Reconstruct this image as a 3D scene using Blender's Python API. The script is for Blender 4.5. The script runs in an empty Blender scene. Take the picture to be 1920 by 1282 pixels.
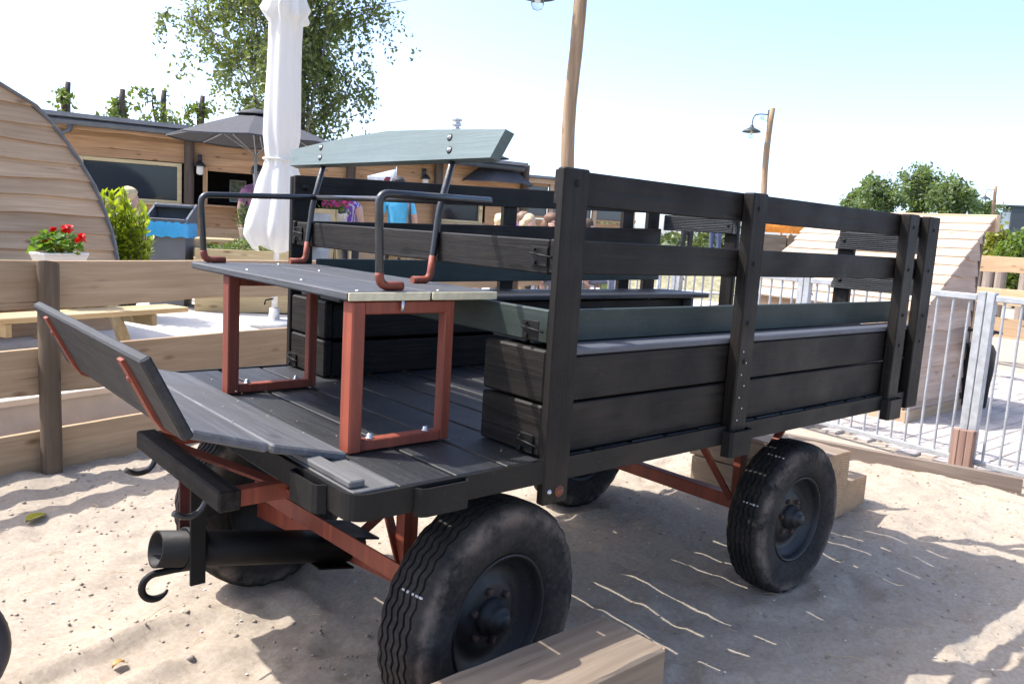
import bpy, bmesh, math, random
import numpy as np
from mathutils import Matrix, Vector, Euler, noise as mnoise
random.seed(7); RNG = np.random.default_rng(7)
S = bpy.context.scene; COL = S.collection
R = math.radians
# ---------------------------------------------------------------- camera
YAW, PITCH, ROLL, FPX = R(48.906), R(7.908), R(-3.477), 1506.2
fw = Vector((math.cos(PITCH)*math.cos(YAW), math.cos(PITCH)*math.sin(YAW), -math.sin(PITCH)))
r0 = Vector((math.sin(YAW), -math.cos(YAW), 0)); d0 = fw.cross(r0)
rt = math.cos(ROLL)*r0 + math.sin(ROLL)*d0; dn = -math.sin(ROLL)*r0 + math.cos(ROLL)*d0
CAM = Vector((0, 0, 1.65))
cam = bpy.data.cameras.new('camera'); camo = bpy.data.objects.new('camera', cam); COL.objects.link(camo)
cam.sensor_width = 36; cam.sensor_fit = 'HORIZONTAL'; cam.lens = 36*FPX/1920; cam.clip_start = .05; cam.clip_end = 3000
camo.matrix_world = Matrix(((rt.x, -dn.x, -fw.x, CAM.x), (rt.y, -dn.y, -fw.y, CAM.y), (rt.z, -dn.z, -fw.z, CAM.z), (0, 0, 0, 1)))
S.camera = camo
# ---------------------------------------------------------------- sky, sun, exposure
SUNV = Vector((-.48, .503, 1)).normalized()
EL = math.asin(SUNV.z)
w = bpy.data.worlds.new('World'); S.world = w; w.use_nodes = True
nt = w.node_tree; bg = nt.nodes['Background']; sky = nt.nodes.new('ShaderNodeTexSky')
sky.sky_type = 'NISHITA'; sky.sun_disc = False; sky.sun_elevation = EL; sky.sun_rotation = math.atan2(SUNV.x, SUNV.y)
sky.altitude = 0; sky.air_density = .55; sky.dust_density = 2.0; sky.ozone_density = 1.0
nt.links.new(sky.outputs[0], bg.inputs[0]); bg.inputs[1].default_value = .15
sun = bpy.data.lights.new('sun', 'SUN'); sun.energy = 2.0; sun.angle = R(.53); sun.color = (1, .97, .925)
suno = bpy.data.objects.new('sun', sun); COL.objects.link(suno)
suno.rotation_euler = SUNV.to_track_quat('Z', 'Y').to_euler(); suno.location = (0, 0, 30)
S.view_settings.view_transform = 'Standard'; S.view_settings.look = 'None'; S.view_settings.gamma = 1
S.view_settings.exposure = 1.86; S.view_settings.use_curve_mapping = False
S.render.engine = 'CYCLES'
# ---------------------------------------------------------------- pixels to directions
def ray(u, v): return rt*((u-960)/FPX) + dn*((v-641)/FPX) + fw
def D(u, v, d): return CAM + ray(u, v)*d
def G(u, v, z=0.): r = ray(u, v); return CAM + r*((z-CAM.z)/r.z)
def PL(u, v, p0, n): r = ray(u, v); n = Vector(n); return CAM + r*((Vector(p0)-CAM).dot(n)/r.dot(n))
# ---------------------------------------------------------------- mesh builder
class MB:
    def __init__(s): s.v = []; s.f = []; s.sm = []; s.mi = []
    def add(s, vs, fs, smooth=False, m=0, T=None):
        b = len(s.v)
        if T is not None: vs = [T @ Vector(p) for p in vs]
        s.v += [tuple(p) for p in vs]
        for f in fs: s.f.append(tuple(i+b for i in f)); s.sm.append(smooth); s.mi.append(m)
        return s
    def hexa(s, p, m=0, T=None):   # 8 corners: bottom 4 ccw, top 4 ccw
        return s.add(p, [(3,2,1,0),(4,5,6,7),(0,1,5,4),(1,2,6,5),(2,3,7,6),(3,0,4,7)], False, m, T)
    def box(s, x0, x1, y0, y1, z0, z1, c=.003, T=None, m=0):
        cx, cy, cz = (x0+x1)/2, (y0+y1)/2, (z0+z1)/2
        h = (abs(x1-x0)/2, abs(y1-y0)/2, abs(z1-z0)/2); c = min(c, min(h)*.45)
        if c <= 0:
            return s.hexa([(x0,y0,z0),(x1,y0,z0),(x1,y1,z0),(x0,y1,z0),(x0,y0,z1),(x1,y0,z1),(x1,y1,z1),(x0,y1,z1)], m, T)
        ix = {}; vs = []
        for a in (-1, 1):
            for b in (-1, 1):
                for d in (-1, 1):
                    for k in range(3):
                        q = [a*(h[0]-c), b*(h[1]-c), d*(h[2]-c)]; q[k] = (a, b, d)[k]*h[k]
                        ix[(a, b, d, k)] = len(vs); vs.append((cx+q[0], cy+q[1], cz+q[2]))
        F = []
        def key(sg, k): return ix[(sg[0], sg[1], sg[2], k)]
        for k in range(3):
            i, j = [t for t in range(3) if t != k]
            for sg in (-1, 1):
                q = []
                for a, b in ((-1,-1),(1,-1),(1,1),(-1,1)):
                    g = [0,0,0]; g[k] = sg; g[i] = a; g[j] = b; q.append(key(g, k))
                F.append(q)
            for a in (-1, 1):
                for b in (-1, 1):   # edge along k between faces i and j
                    g1 = [0,0,0]; g1[i] = a; g1[j] = b; g1[k] = -1; g2 = list(g1); g2[k] = 1
                    F.append([key(g1, i), key(g2, i), key(g2, j), key(g1, j)])
        for a in (-1, 1):
            for b in (-1, 1):
                for d in (-1, 1): F.append([ix[(a,b,d,0)], ix[(a,b,d,1)], ix[(a,b,d,2)]])
        C = Vector((cx, cy, cz)); out = []
        for f in F:
            p = [Vector(vs[i]) for i in f]; n = (p[1]-p[0]).cross(p[2]-p[0]); ctr = sum(p, Vector())/len(p)
            out.append(tuple(f) if n.dot(ctr-C) > 0 else tuple(reversed(f)))
        return s.add(vs, out, False, m, T)
    def bar(s, a, b, wx, wz, up=(0,0,1), c=.002, m=0):   # box from a to b
        a = Vector(a); b = Vector(b); d = b-a; L = d.length; d.normalize(); up = Vector(up)
        sx = d.cross(up)
        if sx.length < 1e-4: sx = d.cross(Vector((1,0,0)))
        sx.normalize(); u = sx.cross(d)
        T = Matrix(((d.x, sx.x, u.x, a.x), (d.y, sx.y, u.y, a.y), (d.z, sx.z, u.z, a.z), (0,0,0,1)))
        return s.box(0, L, -wx/2, wx/2, -wz/2, wz/2, c, T, m)
    def tube(s, pts, r, n=10, caps=True, m=0, T=None, closed=False):
        pts = [Vector(p) for p in pts]; N = len(pts); rs = r if hasattr(r, '__len__') else [r]*N
        vs = []; prev = None
        for i, p in enumerate(pts):
            if closed: t = pts[(i+1) % N]-pts[i-1]
            else: t = pts[min(i+1, N-1)]-pts[max(i-1, 0)]
            t.normalize()
            if prev is None:
                a = t.orthogonal().normalized()
            else:
                a = prev-t*prev.dot(t)
                a = a.normalized() if a.length > 1e-5 else t.orthogonal().normalized()
            prev = a; b = t.cross(a)
            for k in range(n):
                g = 2*math.pi*k/n; vs.append(p+(a*math.cos(g)+b*math.sin(g))*rs[i])
        fs = []
        for i in range(N if closed else N-1):
            for k in range(n):
                i2 = (i+1) % N; fs.append((i*n+k, i*n+(k+1) % n, i2*n+(k+1) % n, i2*n+k))
        s.add(vs, fs, True, m, T)
        if caps and not closed:
            b = len(s.v)-len(vs)
            s.f.append(tuple(b+k for k in reversed(range(n)))); s.f.append(tuple(b+(N-1)*n+k for k in range(n))); s.sm += [False]*2; s.mi += [m]*2
        return s
    def lathe(s, prof, T=None, n=24, m=0, smooth=True, closed=False):   # (r,h) about local Z
        vs = []; N = len(prof)
        for r, h in prof:
            for k in range(n): g = 2*math.pi*k/n; vs.append((r*math.cos(g), r*math.sin(g), h))
        fs = []
        for i in range(N if closed else N-1):
            i2 = (i+1) % N
            for k in range(n): fs.append((i*n+k, i*n+(k+1) % n, i2*n+(k+1) % n, i2*n+k))
        return s.add(vs, fs, smooth, m, T)
    def strip(s, path, th, z0, z1, T=None, m=0):   # flat bar on edge following a plan path
        P = [Vector((p[0], p[1])) for p in path]; N = len(P); o = []
        for i in range(N):
            t = (P[min(i+1, N-1)]-P[max(i-1, 0)]).normalized(); o.append(Vector((-t.y, t.x))*th/2)
        vs = []
        for p, q in zip(P, o):
            a = p+q; b = p-q; vs += [(a.x,a.y,z0),(a.x,a.y,z1),(b.x,b.y,z1),(b.x,b.y,z0)]
        fs = []
        for i in range(N-1):
            for k in range(4): fs.append((i*4+k, (i+1)*4+k, (i+1)*4+(k+1) % 4, i*4+(k+1) % 4))
        fs += [(0,1,2,3), tuple((N-1)*4+k for k in (3,2,1,0))]
        return s.add(vs, fs, False, m, T)
    def prism(s, poly, h0, h1, T=None, m=0):   # polygon (x,y) extruded in z
        n = len(poly); vs = [(x, y, h0) for x, y in poly]+[(x, y, h1) for x, y in poly]
        fs = [tuple(reversed(range(n))), tuple(range(n, 2*n))]+[(i, (i+1) % n, n+(i+1) % n, n+i) for i in range(n)]
        return s.add(vs, fs, False, m, T)
    def blob(s, c, r, sub=2, amp=.15, seed=0, m=0, T=None):
        bm = bmesh.new(); bmesh.ops.create_icosphere(bm, subdivisions=sub, radius=1)
        vs = []
        for v in bm.verts:
            k = 1+amp*mnoise.noise(v.co*1.7+Vector((seed*7.3, seed*3.1, 0)))
            vs.append((c[0]+v.co.x*r[0]*k, c[1]+v.co.y*r[1]*k, c[2]+v.co.z*r[2]*k))
        fs = [tuple(x.index for x in f.verts) for f in bm.faces]; bm.free()
        return s.add(vs, fs, True, m, T)
    def mesh(s, name):
        me = bpy.data.meshes.new(name); me.from_pydata(s.v, [], s.f); me.polygons.foreach_set('use_smooth', s.sm)
        me.polygons.foreach_set('material_index', s.mi); me.update()
        bm = bmesh.new(); bm.from_mesh(me); bmesh.ops.recalc_face_normals(bm, faces=bm.faces) if len(s.f) < 20000 else None
        bm.to_mesh(me); bm.free(); return me
WM = {}
def wm(o):
    if o is None: return Matrix()
    return WM.get(o.name, Matrix())
def link(o, parent=None, local=False):
    COL.objects.link(o)
    if parent is not None:
        o.parent = parent
        if not local: o.matrix_parent_inverse = wm(parent).inverted()
        WM[o.name] = wm(parent).copy() @ o.matrix_basis if local else o.matrix_basis.copy()
    return o
def obj(name, mb, mats, parent=None, local=False, label=None, cat=None, group=None, kind=None, loc=None, rot=None):
    me = mb.mesh(name) if isinstance(mb, MB) else mb
    if not isinstance(mats, (list, tuple)): mats = [mats]
    if not me.materials:
        for m in mats: me.materials.append(m)
    o = bpy.data.objects.new(name, me)
    if loc is not None: o.location = loc
    if rot is not None: o.rotation_euler = rot
    link(o, parent, local); tag(o, label, cat, group, kind); return o
def tag(o, label=None, cat=None, group=None, kind=None):
    if label: o['label'] = label
    if cat: o['category'] = cat
    if group: o['group'] = group
    if kind: o['kind'] = kind
    return o
def thing(name, label, cat, loc=(0,0,0), rz=0, group=None):
    o = bpy.data.objects.new(name, None); o.location = loc; o.rotation_euler = (0,0,rz); o.empty_display_size = .2
    COL.objects.link(o); WM[o.name] = Matrix.LocRotScale(Vector(loc), Euler((0,0,rz)), None)
    return tag(o, label, cat, group)
def dup(o, parent=None, loc=None, rz=None, label=None):
    c = o.copy(); COL.objects.link(c)
    if parent is not None: c.parent = parent
    if loc is not None: c.location = loc
    if rz is not None: c.rotation_euler = (0,0,rz)
    if label: c['label'] = label
    for ch in [k for k in list(bpy.data.objects) if k.parent == o]: dup(ch, c)
    return c
def TR(loc=(0,0,0), rot=(0,0,0), sc=(1,1,1)): return Matrix.LocRotScale(Vector(loc), Euler(rot), Vector(sc))
# ---------------------------------------------------------------- materials
MC = {}
class NG:
    def __init__(s, name):
        s.m = bpy.data.materials.new(name); s.m.use_nodes = True; s.t = s.m.node_tree; s.b = s.t.nodes['Principled BSDF']
    def n(s, t, **k):
        x = s.t.nodes.new(t)
        for a, v in k.items(): setattr(x, a, v)
        return x
    def l(s, a, b): s.t.links.new(a, b)
    def coords(s, sc, off=True):
        tc = s.n('ShaderNodeTexCoord'); mp = s.n('ShaderNodeMapping'); s.l(tc.outputs['Object'], mp.inputs[0]); mp.inputs['Scale'].default_value = sc
        if off:
            oi = s.n('ShaderNodeObjectInfo'); mu = s.n('ShaderNodeMath', operation='MULTIPLY'); mu.inputs[1].default_value = 53.
            s.l(oi.outputs['Random'], mu.inputs[0]); cb = s.n('ShaderNodeCombineXYZ')
            for i in range(3): s.l(mu.outputs[0], cb.inputs[i])
            s.l(cb.outputs[0], mp.inputs['Location'])
        return mp.outputs[0]
    def noise(s, co, scale, detail=5, rough=.55, dist=0):
        x = s.n('ShaderNodeTexNoise'); x.inputs['Scale'].default_value = scale; x.inputs['Detail'].default_value = detail
        x.inputs['Roughness'].default_value = rough; x.inputs['Distortion'].default_value = dist
        if co is not None: s.l(co, x.inputs['Vector'])
        return x.outputs['Fac']
    def ramp(s, f, stops):
        x = s.n('ShaderNodeValToRGB'); e = x.color_ramp.elements
        while len(e) < len(stops): e.new(.5)
        for q, (p, c) in zip(e, stops):
            q.position = p; q.color = (c[0], c[1], c[2], 1) if hasattr(c, '__len__') else (c, c, c, 1)
        s.l(f, x.inputs[0]); return x.outputs[0]
    def mix(s, f, a, b, mode='MIX'):
        x = s.n('ShaderNodeMix', data_type='RGBA', blend_type=mode)
        for i, v in ((0, f), (6, a), (7, b)):
            if hasattr(v, 'is_linked') or hasattr(v, 'links'): s.l(v, x.inputs[i])
            else: x.inputs[i].default_value = v if i == 0 else (v[0], v[1], v[2], 1)
        return x.outputs[2]
    def bump(s, h, strength, dist=.01, nrm=None):
        x = s.n('ShaderNodeBump'); x.inputs['Strength'].default_value = strength; x.inputs['Distance'].default_value = dist
        s.l(h, x.inputs['Height'])
        if nrm is not None: s.l(nrm, x.inputs['Normal'])
        s.l(x.outputs[0], s.b.inputs['Normal']); return x.outputs[0]
    def col(s, c): s.l(c, s.b.inputs['Base Color'])
    def rough(s, f, a, b):
        x = s.n('ShaderNodeMapRange'); s.l(f, x.inputs[0]); x.inputs[3].default_value = a; x.inputs[4].default_value = b; s.l(x.outputs[0], s.b.inputs['Roughness'])
def plain(name, c, rough=.5, metal=0., vary=.25, scale=9., bump=.1, spec=None):
    if name in MC: return MC[name]
    g = NG(name); co = g.coords((1,1,1)); f = g.noise(co, scale, 6, .6)
    a = [x*(1-vary) for x in c]; b = [min(1, x*(1+vary)) for x in c]
    g.col(g.ramp(f, [(.3, a), (.7, b)])); g.rough(f, min(1, rough+.08), max(.03, rough-.08)); g.b.inputs['Metallic'].default_value = metal
    if bump: g.bump(g.noise(co, scale*5, 4), bump, .01)
    if spec is not None: g.b.inputs['Specular IOR Level'].default_value = spec
    MC[name] = g.m; return g.m
def wood(name, c0, c1, axis=0, rough=.7, bump=.35, fine=26., knots=True, dark=.5, tint=.16):
    key = f'{name}_{axis}'
    if key in MC: return MC[key]
    g = NG(key); sc = [fine]*3; sc[axis] = fine*.055
    co = g.coords(sc); f = g.noise(co, 1., 7, .6, .9)
    base = g.ramp(f, [(.25, c0), (.5, [(a+b)/2 for a, b in zip(c0, c1)]), (.72, c1)])
    s2 = [2.2]*3; s2[axis] = .7; big = g.noise(g.coords(s2), 1., 3)
    base = g.mix(g.ramp(big, [(.3, .0), (.75, .55)]), base, [x*dark for x in c0])
    if knots:
        s3 = [7.]*3; s3[axis] = 2.6; vo = g.n('ShaderNodeTexVoronoi', feature='DISTANCE_TO_EDGE' if False else 'F1'); g.l(g.coords(s3), vo.inputs['Vector']); vo.inputs['Scale'].default_value = 1.
        base = g.mix(g.ramp(vo.outputs['Distance'], [(.06, .8), (.17, 0.)]), base, [c0[0]*.42, c0[1]*.33, c0[2]*.28])
    s5 = [75.]*3; s5[axis] = 1.6; ck = g.noise(g.coords(s5), 1., 2, .5, .4); cm = g.noise(g.coords((5,5,5)), 1., 2)
    mk_ = g.n('ShaderNodeMath', operation='MULTIPLY'); g.l(g.ramp(ck, [(.69, 0.), (.73, .75)]), mk_.inputs[0]); g.l(g.ramp(cm, [(.42, 0.), (.6, 1.)]), mk_.inputs[1]); base = g.mix(mk_.outputs[0], base, [x*.3 for x in c0])
    oi = g.n('ShaderNodeObjectInfo'); hs = g.n('ShaderNodeHueSaturation'); mr = g.n('ShaderNodeMapRange'); g.l(oi.outputs['Random'], mr.inputs[0])
    mr.inputs[3].default_value = 1-tint; mr.inputs[4].default_value = 1+tint; g.l(mr.outputs[0], hs.inputs['Value']); g.l(base, hs.inputs['Color']); g.col(hs.outputs[0])
    g.rough(f, min(1, rough+.12), rough-.1); g.bump(f, bump, .004); MC[key] = g.m; return g.m
def paint(name, c, axis=0, rough=.38, dust=(.20,.17,.14), dustamt=.35, bump=.3, var=.5, coat=0., spec=.5):
    key = f'{name}_{axis}'
    if key in MC: return MC[key]
    g = NG(key); sc = [34.]*3; sc[axis] = 1.6
    co = g.coords(sc); f = g.noise(co, 1., 7, .62, .7)
    s2 = [3.]*3; big = g.noise(g.coords(s2), 1., 5, .6)
    c0 = [x*max(.15, 1-var) for x in c]; c1 = [x*(1+var) for x in c]
    base = g.mix(g.ramp(big, [(.3, 0.), (.72, .8)]), g.ramp(f, [(.3, c0), (.7, c1)]), c0)
    sp = g.noise(g.coords((1,1,1)), 95., 3, .7); spm = g.noise(g.coords((1,1,1)), 6., 4, .6)
    mm = g.n('ShaderNodeMath', operation='MULTIPLY'); g.l(g.ramp(sp, [(.62, 0.), (.74, 1.)]), mm.inputs[0]); g.l(g.ramp(spm, [(.45, 0.), (.7, dustamt)]), mm.inputs[1])
    base = g.mix(mm.outputs[0], base, dust)
    s3 = [9.]*3; s3[axis] = 3.1; vo = g.n('ShaderNodeTexVoronoi'); dn_ = g.noise(g.coords((4,4,4)), 1., 2); g.l(g.coords(s3), vo.inputs['Vector']); vo.inputs['Scale'].default_value = 1.; vo.inputs['Randomness'].default_value = 1.
    kn = g.ramp(vo.outputs['Distance'], [(.05, 1.), (.20, 0.)]); km = g.n('ShaderNodeMath', operation='MULTIPLY'); g.l(kn, km.inputs[0]); g.l(g.ramp(dn_, [(.45, 0.), (.6, 1.)]), km.inputs[1])
    s4 = [55.]*3; s4[axis] = 2.2; wear = g.noise(g.coords(s4), 1., 4, .7); wm_ = g.n('ShaderNodeMath', operation='MULTIPLY'); g.l(g.ramp(wear, [(.58, 0.), (.72, .55)]), wm_.inputs[0]); g.l(g.ramp(big, [(.45, 0.), (.65, 1.)]), wm_.inputs[1])
    base = g.mix(wm_.outputs[0], base, [min(.6, x*3.2+.012) for x in c]); base = g.mix(km.outputs[0], base, [x*.35 for x in c]); g.col(base)
    ro = g.n('ShaderNodeMath', operation='MULTIPLY_ADD'); g.l(f, ro.inputs[0]); ro.inputs[1].default_value = .5; g.l(big, ro.inputs[2]); g.rough(ro.outputs[0], rough-.22, rough+.34)
    hh = g.n('ShaderNodeMath', operation='MULTIPLY_ADD'); g.l(km.outputs[0], hh.inputs[0]); hh.inputs[1].default_value = -.5; g.l(f, hh.inputs[2]); g.bump(hh.outputs[0], bump*1.5, .003)
    g.b.inputs['Coat Weight'].default_value = coat; g.b.inputs['Specular IOR Level'].default_value = spec
    MC[key] = g.m; return g.m
def leafmat(name, c, var=.4, trans=.35, rough=.45):
    if name in MC: return MC[name]
    g = NG(name); f = g.noise(g.coords((1,1,1)), 1.3, 3); f2 = g.noise(g.coords((1,1,1), False), 23., 2)
    a = [x*(1-var) for x in c]; b = [x*(1+var) for x in c]
    g.col(g.mix(.5, g.ramp(f, [(.3, a), (.7, b)]), g.ramp(f2, [(.3, a), (.7, [b[0]*1.15, b[1], b[2]*.8])])))
    g.b.inputs['Roughness'].default_value = rough; g.b.inputs['Transmission Weight'].default_value = 0
    tr = g.n('ShaderNodeBsdfTranslucent'); tr.inputs[0].default_value = (c[0]*2.2, c[1]*2.0, c[2]*.8, 1)
    ms = g.n('ShaderNodeMixShader'); ms.inputs[0].default_value = trans
    g.l(g.b.outputs[0], ms.inputs[1]); g.l(tr.outputs[0], ms.inputs[2]); g.l(ms.outputs[0], g.t.nodes['Material Output'].inputs[0]); MC[name] = g.m; return g.m
def glass(name, c=(.02,.025,.03)):
    if name in MC: return MC[name]
    g = NG(name); g.b.inputs['Base Color'].default_value = (*c, 1); g.b.inputs['Roughness'].default_value = .06; g.b.inputs['Specular IOR Level'].default_value = .45; MC[name] = g.m; return g.m
M_BLK = [paint('black_paint', (.0088,.0069,.0053), a, .38, bump=.8, var=1.9, spec=.25) for a in range(3)]
M_BLKTOP = [paint('black_deck', (.0105,.0115,.014), a, .38, (.34,.31,.27), .9, .7, .9, 0., .6) for a in range(3)]
M_GRN = [paint('green_paint', (.028,.040,.034), a, .40, (.22,.22,.19), .5, .35, .3, 0., .35) for a in range(3)]
M_RED = paint('red_oxide', (.235,.050,.024), 2, .42, (.06,.028,.02), 1.0, .3, .4)
M_BSTEEL = paint('black_steel', (.006,.0055,.005), 0, .38, (.14,.07,.045), .8, .25, .6, 0., .28)
M_TUBE = paint('hammered_black', (.007,.007,.0085), 0, .24, (.10,.03,.02), .5, .6, .4, .4)
M_ZINC = plain('zinc', (.55,.56,.57), .35, .9, .2, 30)
M_GALV = plain('galvanised', (.36,.375,.385), .55, .25, .2, 14)
M_RUST = plain('rust', (.17,.06,.03), .8, .1, .4, 40, .4)
M_GREYWOOD = [wood('weathered_grey', (.075,.073,.072), (.17,.168,.165), a, .72, .6) for a in range(3)]
M_CREAM = plain('cream_end_grain', (.55,.50,.34), .6, 0, .15, 30)
M_PINE = [wood('raw_larch', (.42,.275,.16), (.64,.47,.31), a, .72, .35) for a in range(3)]
M_FENCE = [wood('douglas_board', (.40,.255,.135), (.59,.42,.255), a, .75, .35) for a in range(3)]
M_BARKPOST = [wood('weathered_post', (.085,.057,.033), (.22,.155,.098), a, .85, .9, 20., True) for a in range(3)]
M_ORANGEWOOD = [wood('orange_larch', (.30,.155,.065), (.54,.32,.155), a, .6, .35) for a in range(3)]
M_DARKPOST = [wood('dark_post', (.05,.035,.025), (.13,.09,.06), a, .8, .6) for a in range(3)]
M_PICNIC = [wood('picnic_pine', (.42,.31,.15), (.62,.50,.29), a, .65, .3) for a in range(3)]
M_SLEEPER = [wood('sleeper_oak', (.15,.11,.075), (.37,.285,.205), a, .8, .7, 20.) for a in range(3)]
def endgrain():
    g = NG('end_grain'); wv = g.n('ShaderNodeTexWave', wave_type='RINGS', rings_direction='X'); mp = g.coords((1,1,1)); ad = g.n('ShaderNodeMapping'); tc = g.n('ShaderNodeTexCoord'); g.l(tc.outputs['Object'], ad.inputs[0]); ad.inputs['Location'].default_value = (0, .07, .03)
    g.l(ad.outputs[0], wv.inputs['Vector']); wv.inputs['Scale'].default_value = 22.; wv.inputs['Distortion'].default_value = 3.; wv.inputs['Detail'].default_value = 3.; wv.inputs['Detail Scale'].default_value = 1.2
    base = g.ramp(wv.outputs['Fac'], [(.2, (.33,.195,.095)), (.8, (.56,.37,.21))]); f = g.noise(mp, 14, 6, .65)
    g.col(g.mix(g.ramp(f, [(.4, 0.), (.7, .6)]), base, (.22,.14,.085))); g.b.inputs['Roughness'].default_value = .85; g.bump(f, .5, .004); return g.m
M_SLEEPEREND = endgrain()
M_CUT = wood('cut_end', (.44,.33,.22), (.66,.54,.41), 2, .75, .4, 10.)
def tyremat():
    g = NG('tyre_rubber'); co = g.coords((1,1,1)); f = g.noise(co, 7, 6, .65); f2 = g.noise(co, 60, 4)
    base = g.ramp(f2, [(.3, (.010,.010,.010)), (.7, (.022,.021,.020))])
    tc = g.n('ShaderNodeTexCoord'); sx = g.n('ShaderNodeSeparateXYZ'); g.l(tc.outputs['Object'], sx.inputs[0]); cb = g.n('ShaderNodeCombineXYZ'); g.l(sx.outputs[0], cb.inputs[0]); g.l(sx.outputs[2], cb.inputs[2])
    ln = g.n('ShaderNodeVectorMath', operation='LENGTH'); g.l(cb.outputs[0], ln.inputs[0])
    band = g.ramp(ln.outputs['Value'], [(.22, .05), (.30, .2), (.335, 1.), (.352, 1.), (.362, .25), (.37, .12)]); mb_ = g.n('ShaderNodeMath', operation='MULTIPLY'); g.l(band, mb_.inputs[0]); g.l(g.ramp(f, [(.40, .0), (.60, .85)]), mb_.inputs[1])
    base = g.mix(mb_.outputs[0], base, (.17,.135,.11))
    g.col(g.mix(g.ramp(f2, [(.55, .0), (.8, .2)]), base, (.115,.095,.08))); g.b.inputs['Roughness'].default_value = .8; g.b.inputs['Specular IOR Level'].default_value = .22; g.bump(f2, .3, .003); return g.m
M_TYRE = tyremat()
def sandmat():
    g = NG('sand'); co = g.coords((1,1,1), False)
    f = g.noise(co, 1.1, 6, .6); f2 = g.noise(co, 45, 8, .7); f3 = g.noise(co, 420, 3, .6); f4 = g.noise(co, 9, 6, .62)
    base = g.ramp(f2, [(.25, (.32,.262,.198)), (.5, (.43,.363,.285)), (.75, (.53,.458,.37))])
    base = g.mix(g.ramp(f, [(.35, 0.), (.7, .35)]), base, (.31,.25,.19))
    base = g.mix(g.ramp(f4, [(.56, 0.), (.72, .45)]), base, (.24,.185,.14))
    base = g.mix(g.ramp(f3, [(.66, 0.), (.75, .5)]), base, (.18,.14,.105))
    # grass far beyond the yard
    sp = g.n('ShaderNodeTexCoord'); vd = g.n('ShaderNodeVectorMath', operation='LENGTH'); g.l(sp.outputs['Object'], vd.inputs[0])
    base = g.mix(g.ramp(g_div(g, vd.outputs['Value'], 100.), [(.36, 0.), (.42, 1.)]), base, (.085,.12,.035))
    g.col(base); g.b.inputs['Roughness'].default_value = .95; g.b.inputs['Specular IOR Level'].default_value = .15
    ad = g.n('ShaderNodeMath', operation='MULTIPLY_ADD'); g.l(f2, ad.inputs[0]); ad.inputs[1].default_value = 1.; g.l(f3, ad.inputs[2])
    g.bump(ad.outputs[0], .55, .012); return g.m
def g_div(g, o, k):
    m = g.n('ShaderNodeMath', operation='DIVIDE'); g.l(o, m.inputs[0]); m.inputs[1].default_value = k; return m.outputs[0]
M_SAND = sandmat()
# ================================================================ GROUND
def vnoise(X, Y, f, seed):
    rg = np.random.default_rng(seed); n = 256; t = rg.random((n, n))
    x = X*f; y = Y*f; xi = np.floor(x).astype(int); yi = np.floor(y).astype(int); a = x-xi; b = y-yi
    a = a*a*(3-2*a); b = b*b*(3-2*b); g = lambda i, j: t[i % n, j % n]
    return (g(xi,yi)*(1-a)+g(xi+1,yi)*a)*(1-b)+(g(xi,yi+1)*(1-a)+g(xi+1,yi+1)*a)*b-.5
def sand_h(X, Y):
    near = np.clip(1-(np.hypot(X-3, Y-2)-5)/4, 0, 1)
    z = .05*vnoise(X, Y, .9, 1)+.035*vnoise(X, Y, 2.6, 2)+.034*vnoise(X, Y, 6, 3)+.026*vnoise(X, Y, 13, 4)+.013*vnoise(X, Y, 24, 5)
    z += .03*np.clip(vnoise(X, Y, 9, 8)-.14, 0, 1)*4*np.clip(vnoise(X, Y, 1.7, 9)+.25, 0, 1)
    # wheel tracks running forward from the wagon
    for (cx, cy, hx, hy, wd) in ((.9, 3.0, -.93, -.36, .11), (.6, 2.55, -.9, -.43, .10)):
        s = (X-cx)*hx+(Y-cy)*hy; d = (X-cx)*(-hy)+(Y-cy)*hx+.06*np.sin(s*1.7)
        k = np.exp(-(d/wd)**4)*np.clip((s+.3)*3, 0, 1)
        z = z*(1-.8*k)-.026*k+.022*np.exp(-((np.abs(d)-wd*1.25)/.035)**2)*np.clip((s+.3)*3, 0, 1)+k*.005*np.sin(s*70+6*np.abs(d)/wd)+k*.008*np.sin(d/wd*13)
    rgf = np.random.default_rng(11)
    for _ in range(46):     # trodden foot hollows
        fx, fy, fa = rgf.uniform(-1, 6.3), rgf.uniform(.3, 5.2), rgf.uniform(0, 6.3); a = (X-fx)*np.cos(fa)+(Y-fy)*np.sin(fa); b = -(X-fx)*np.sin(fa)+(Y-fy)*np.cos(fa)
        q = np.hypot(a/.14, b/.055); z = z-.02*np.exp(-q**4)+.009*np.exp(-((q-1.3)/.25)**2)
    for (wx, wy) in ((1.6,1.95),(1.42,3.32),(3.5,1.94),(3.5,3.34)):
        q = np.hypot((X-wx)/.34, (Y-wy)/.22); z = z*np.clip(q, .15, 1)+.022*np.exp(-(q-1.1)**2*9)
    flat = np.clip((6.55-X)/.25, 0, 1)*np.clip((5.9+.28*(X-1)-Y)/.2, 0, 1)
    return z*near*flat*.85-.03*(1-flat)
ax = np.concatenate([-np.geomspace(700, 3.2, 26), np.arange(-3, 1, .06), np.arange(1, 7, .028), np.arange(7, 11, .12), np.geomspace(11.4, 900, 26)])
ay = np.concatenate([-np.geomspace(700, 2.2, 26), np.arange(-2, .3, .06), np.arange(.3, 6.6, .028), np.arange(6.7, 9, .15), np.geomspace(9.5, 900, 26)])
XX, YY = np.meshgrid(ax, ay, indexing='ij'); ZZ = sand_h(XX, YY); nx, ny = XX.shape
me = bpy.data.meshes.new('ground'); me.vertices.add(nx*ny); me.vertices.foreach_set('co', np.stack([XX, YY, ZZ], -1).ravel())
I = (np.arange(nx-1)[:, None]*ny+np.arange(ny-1)[None, :]).ravel(); Q = np.stack([I, I+ny, I+ny+1, I+1], -1).ravel()
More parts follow.
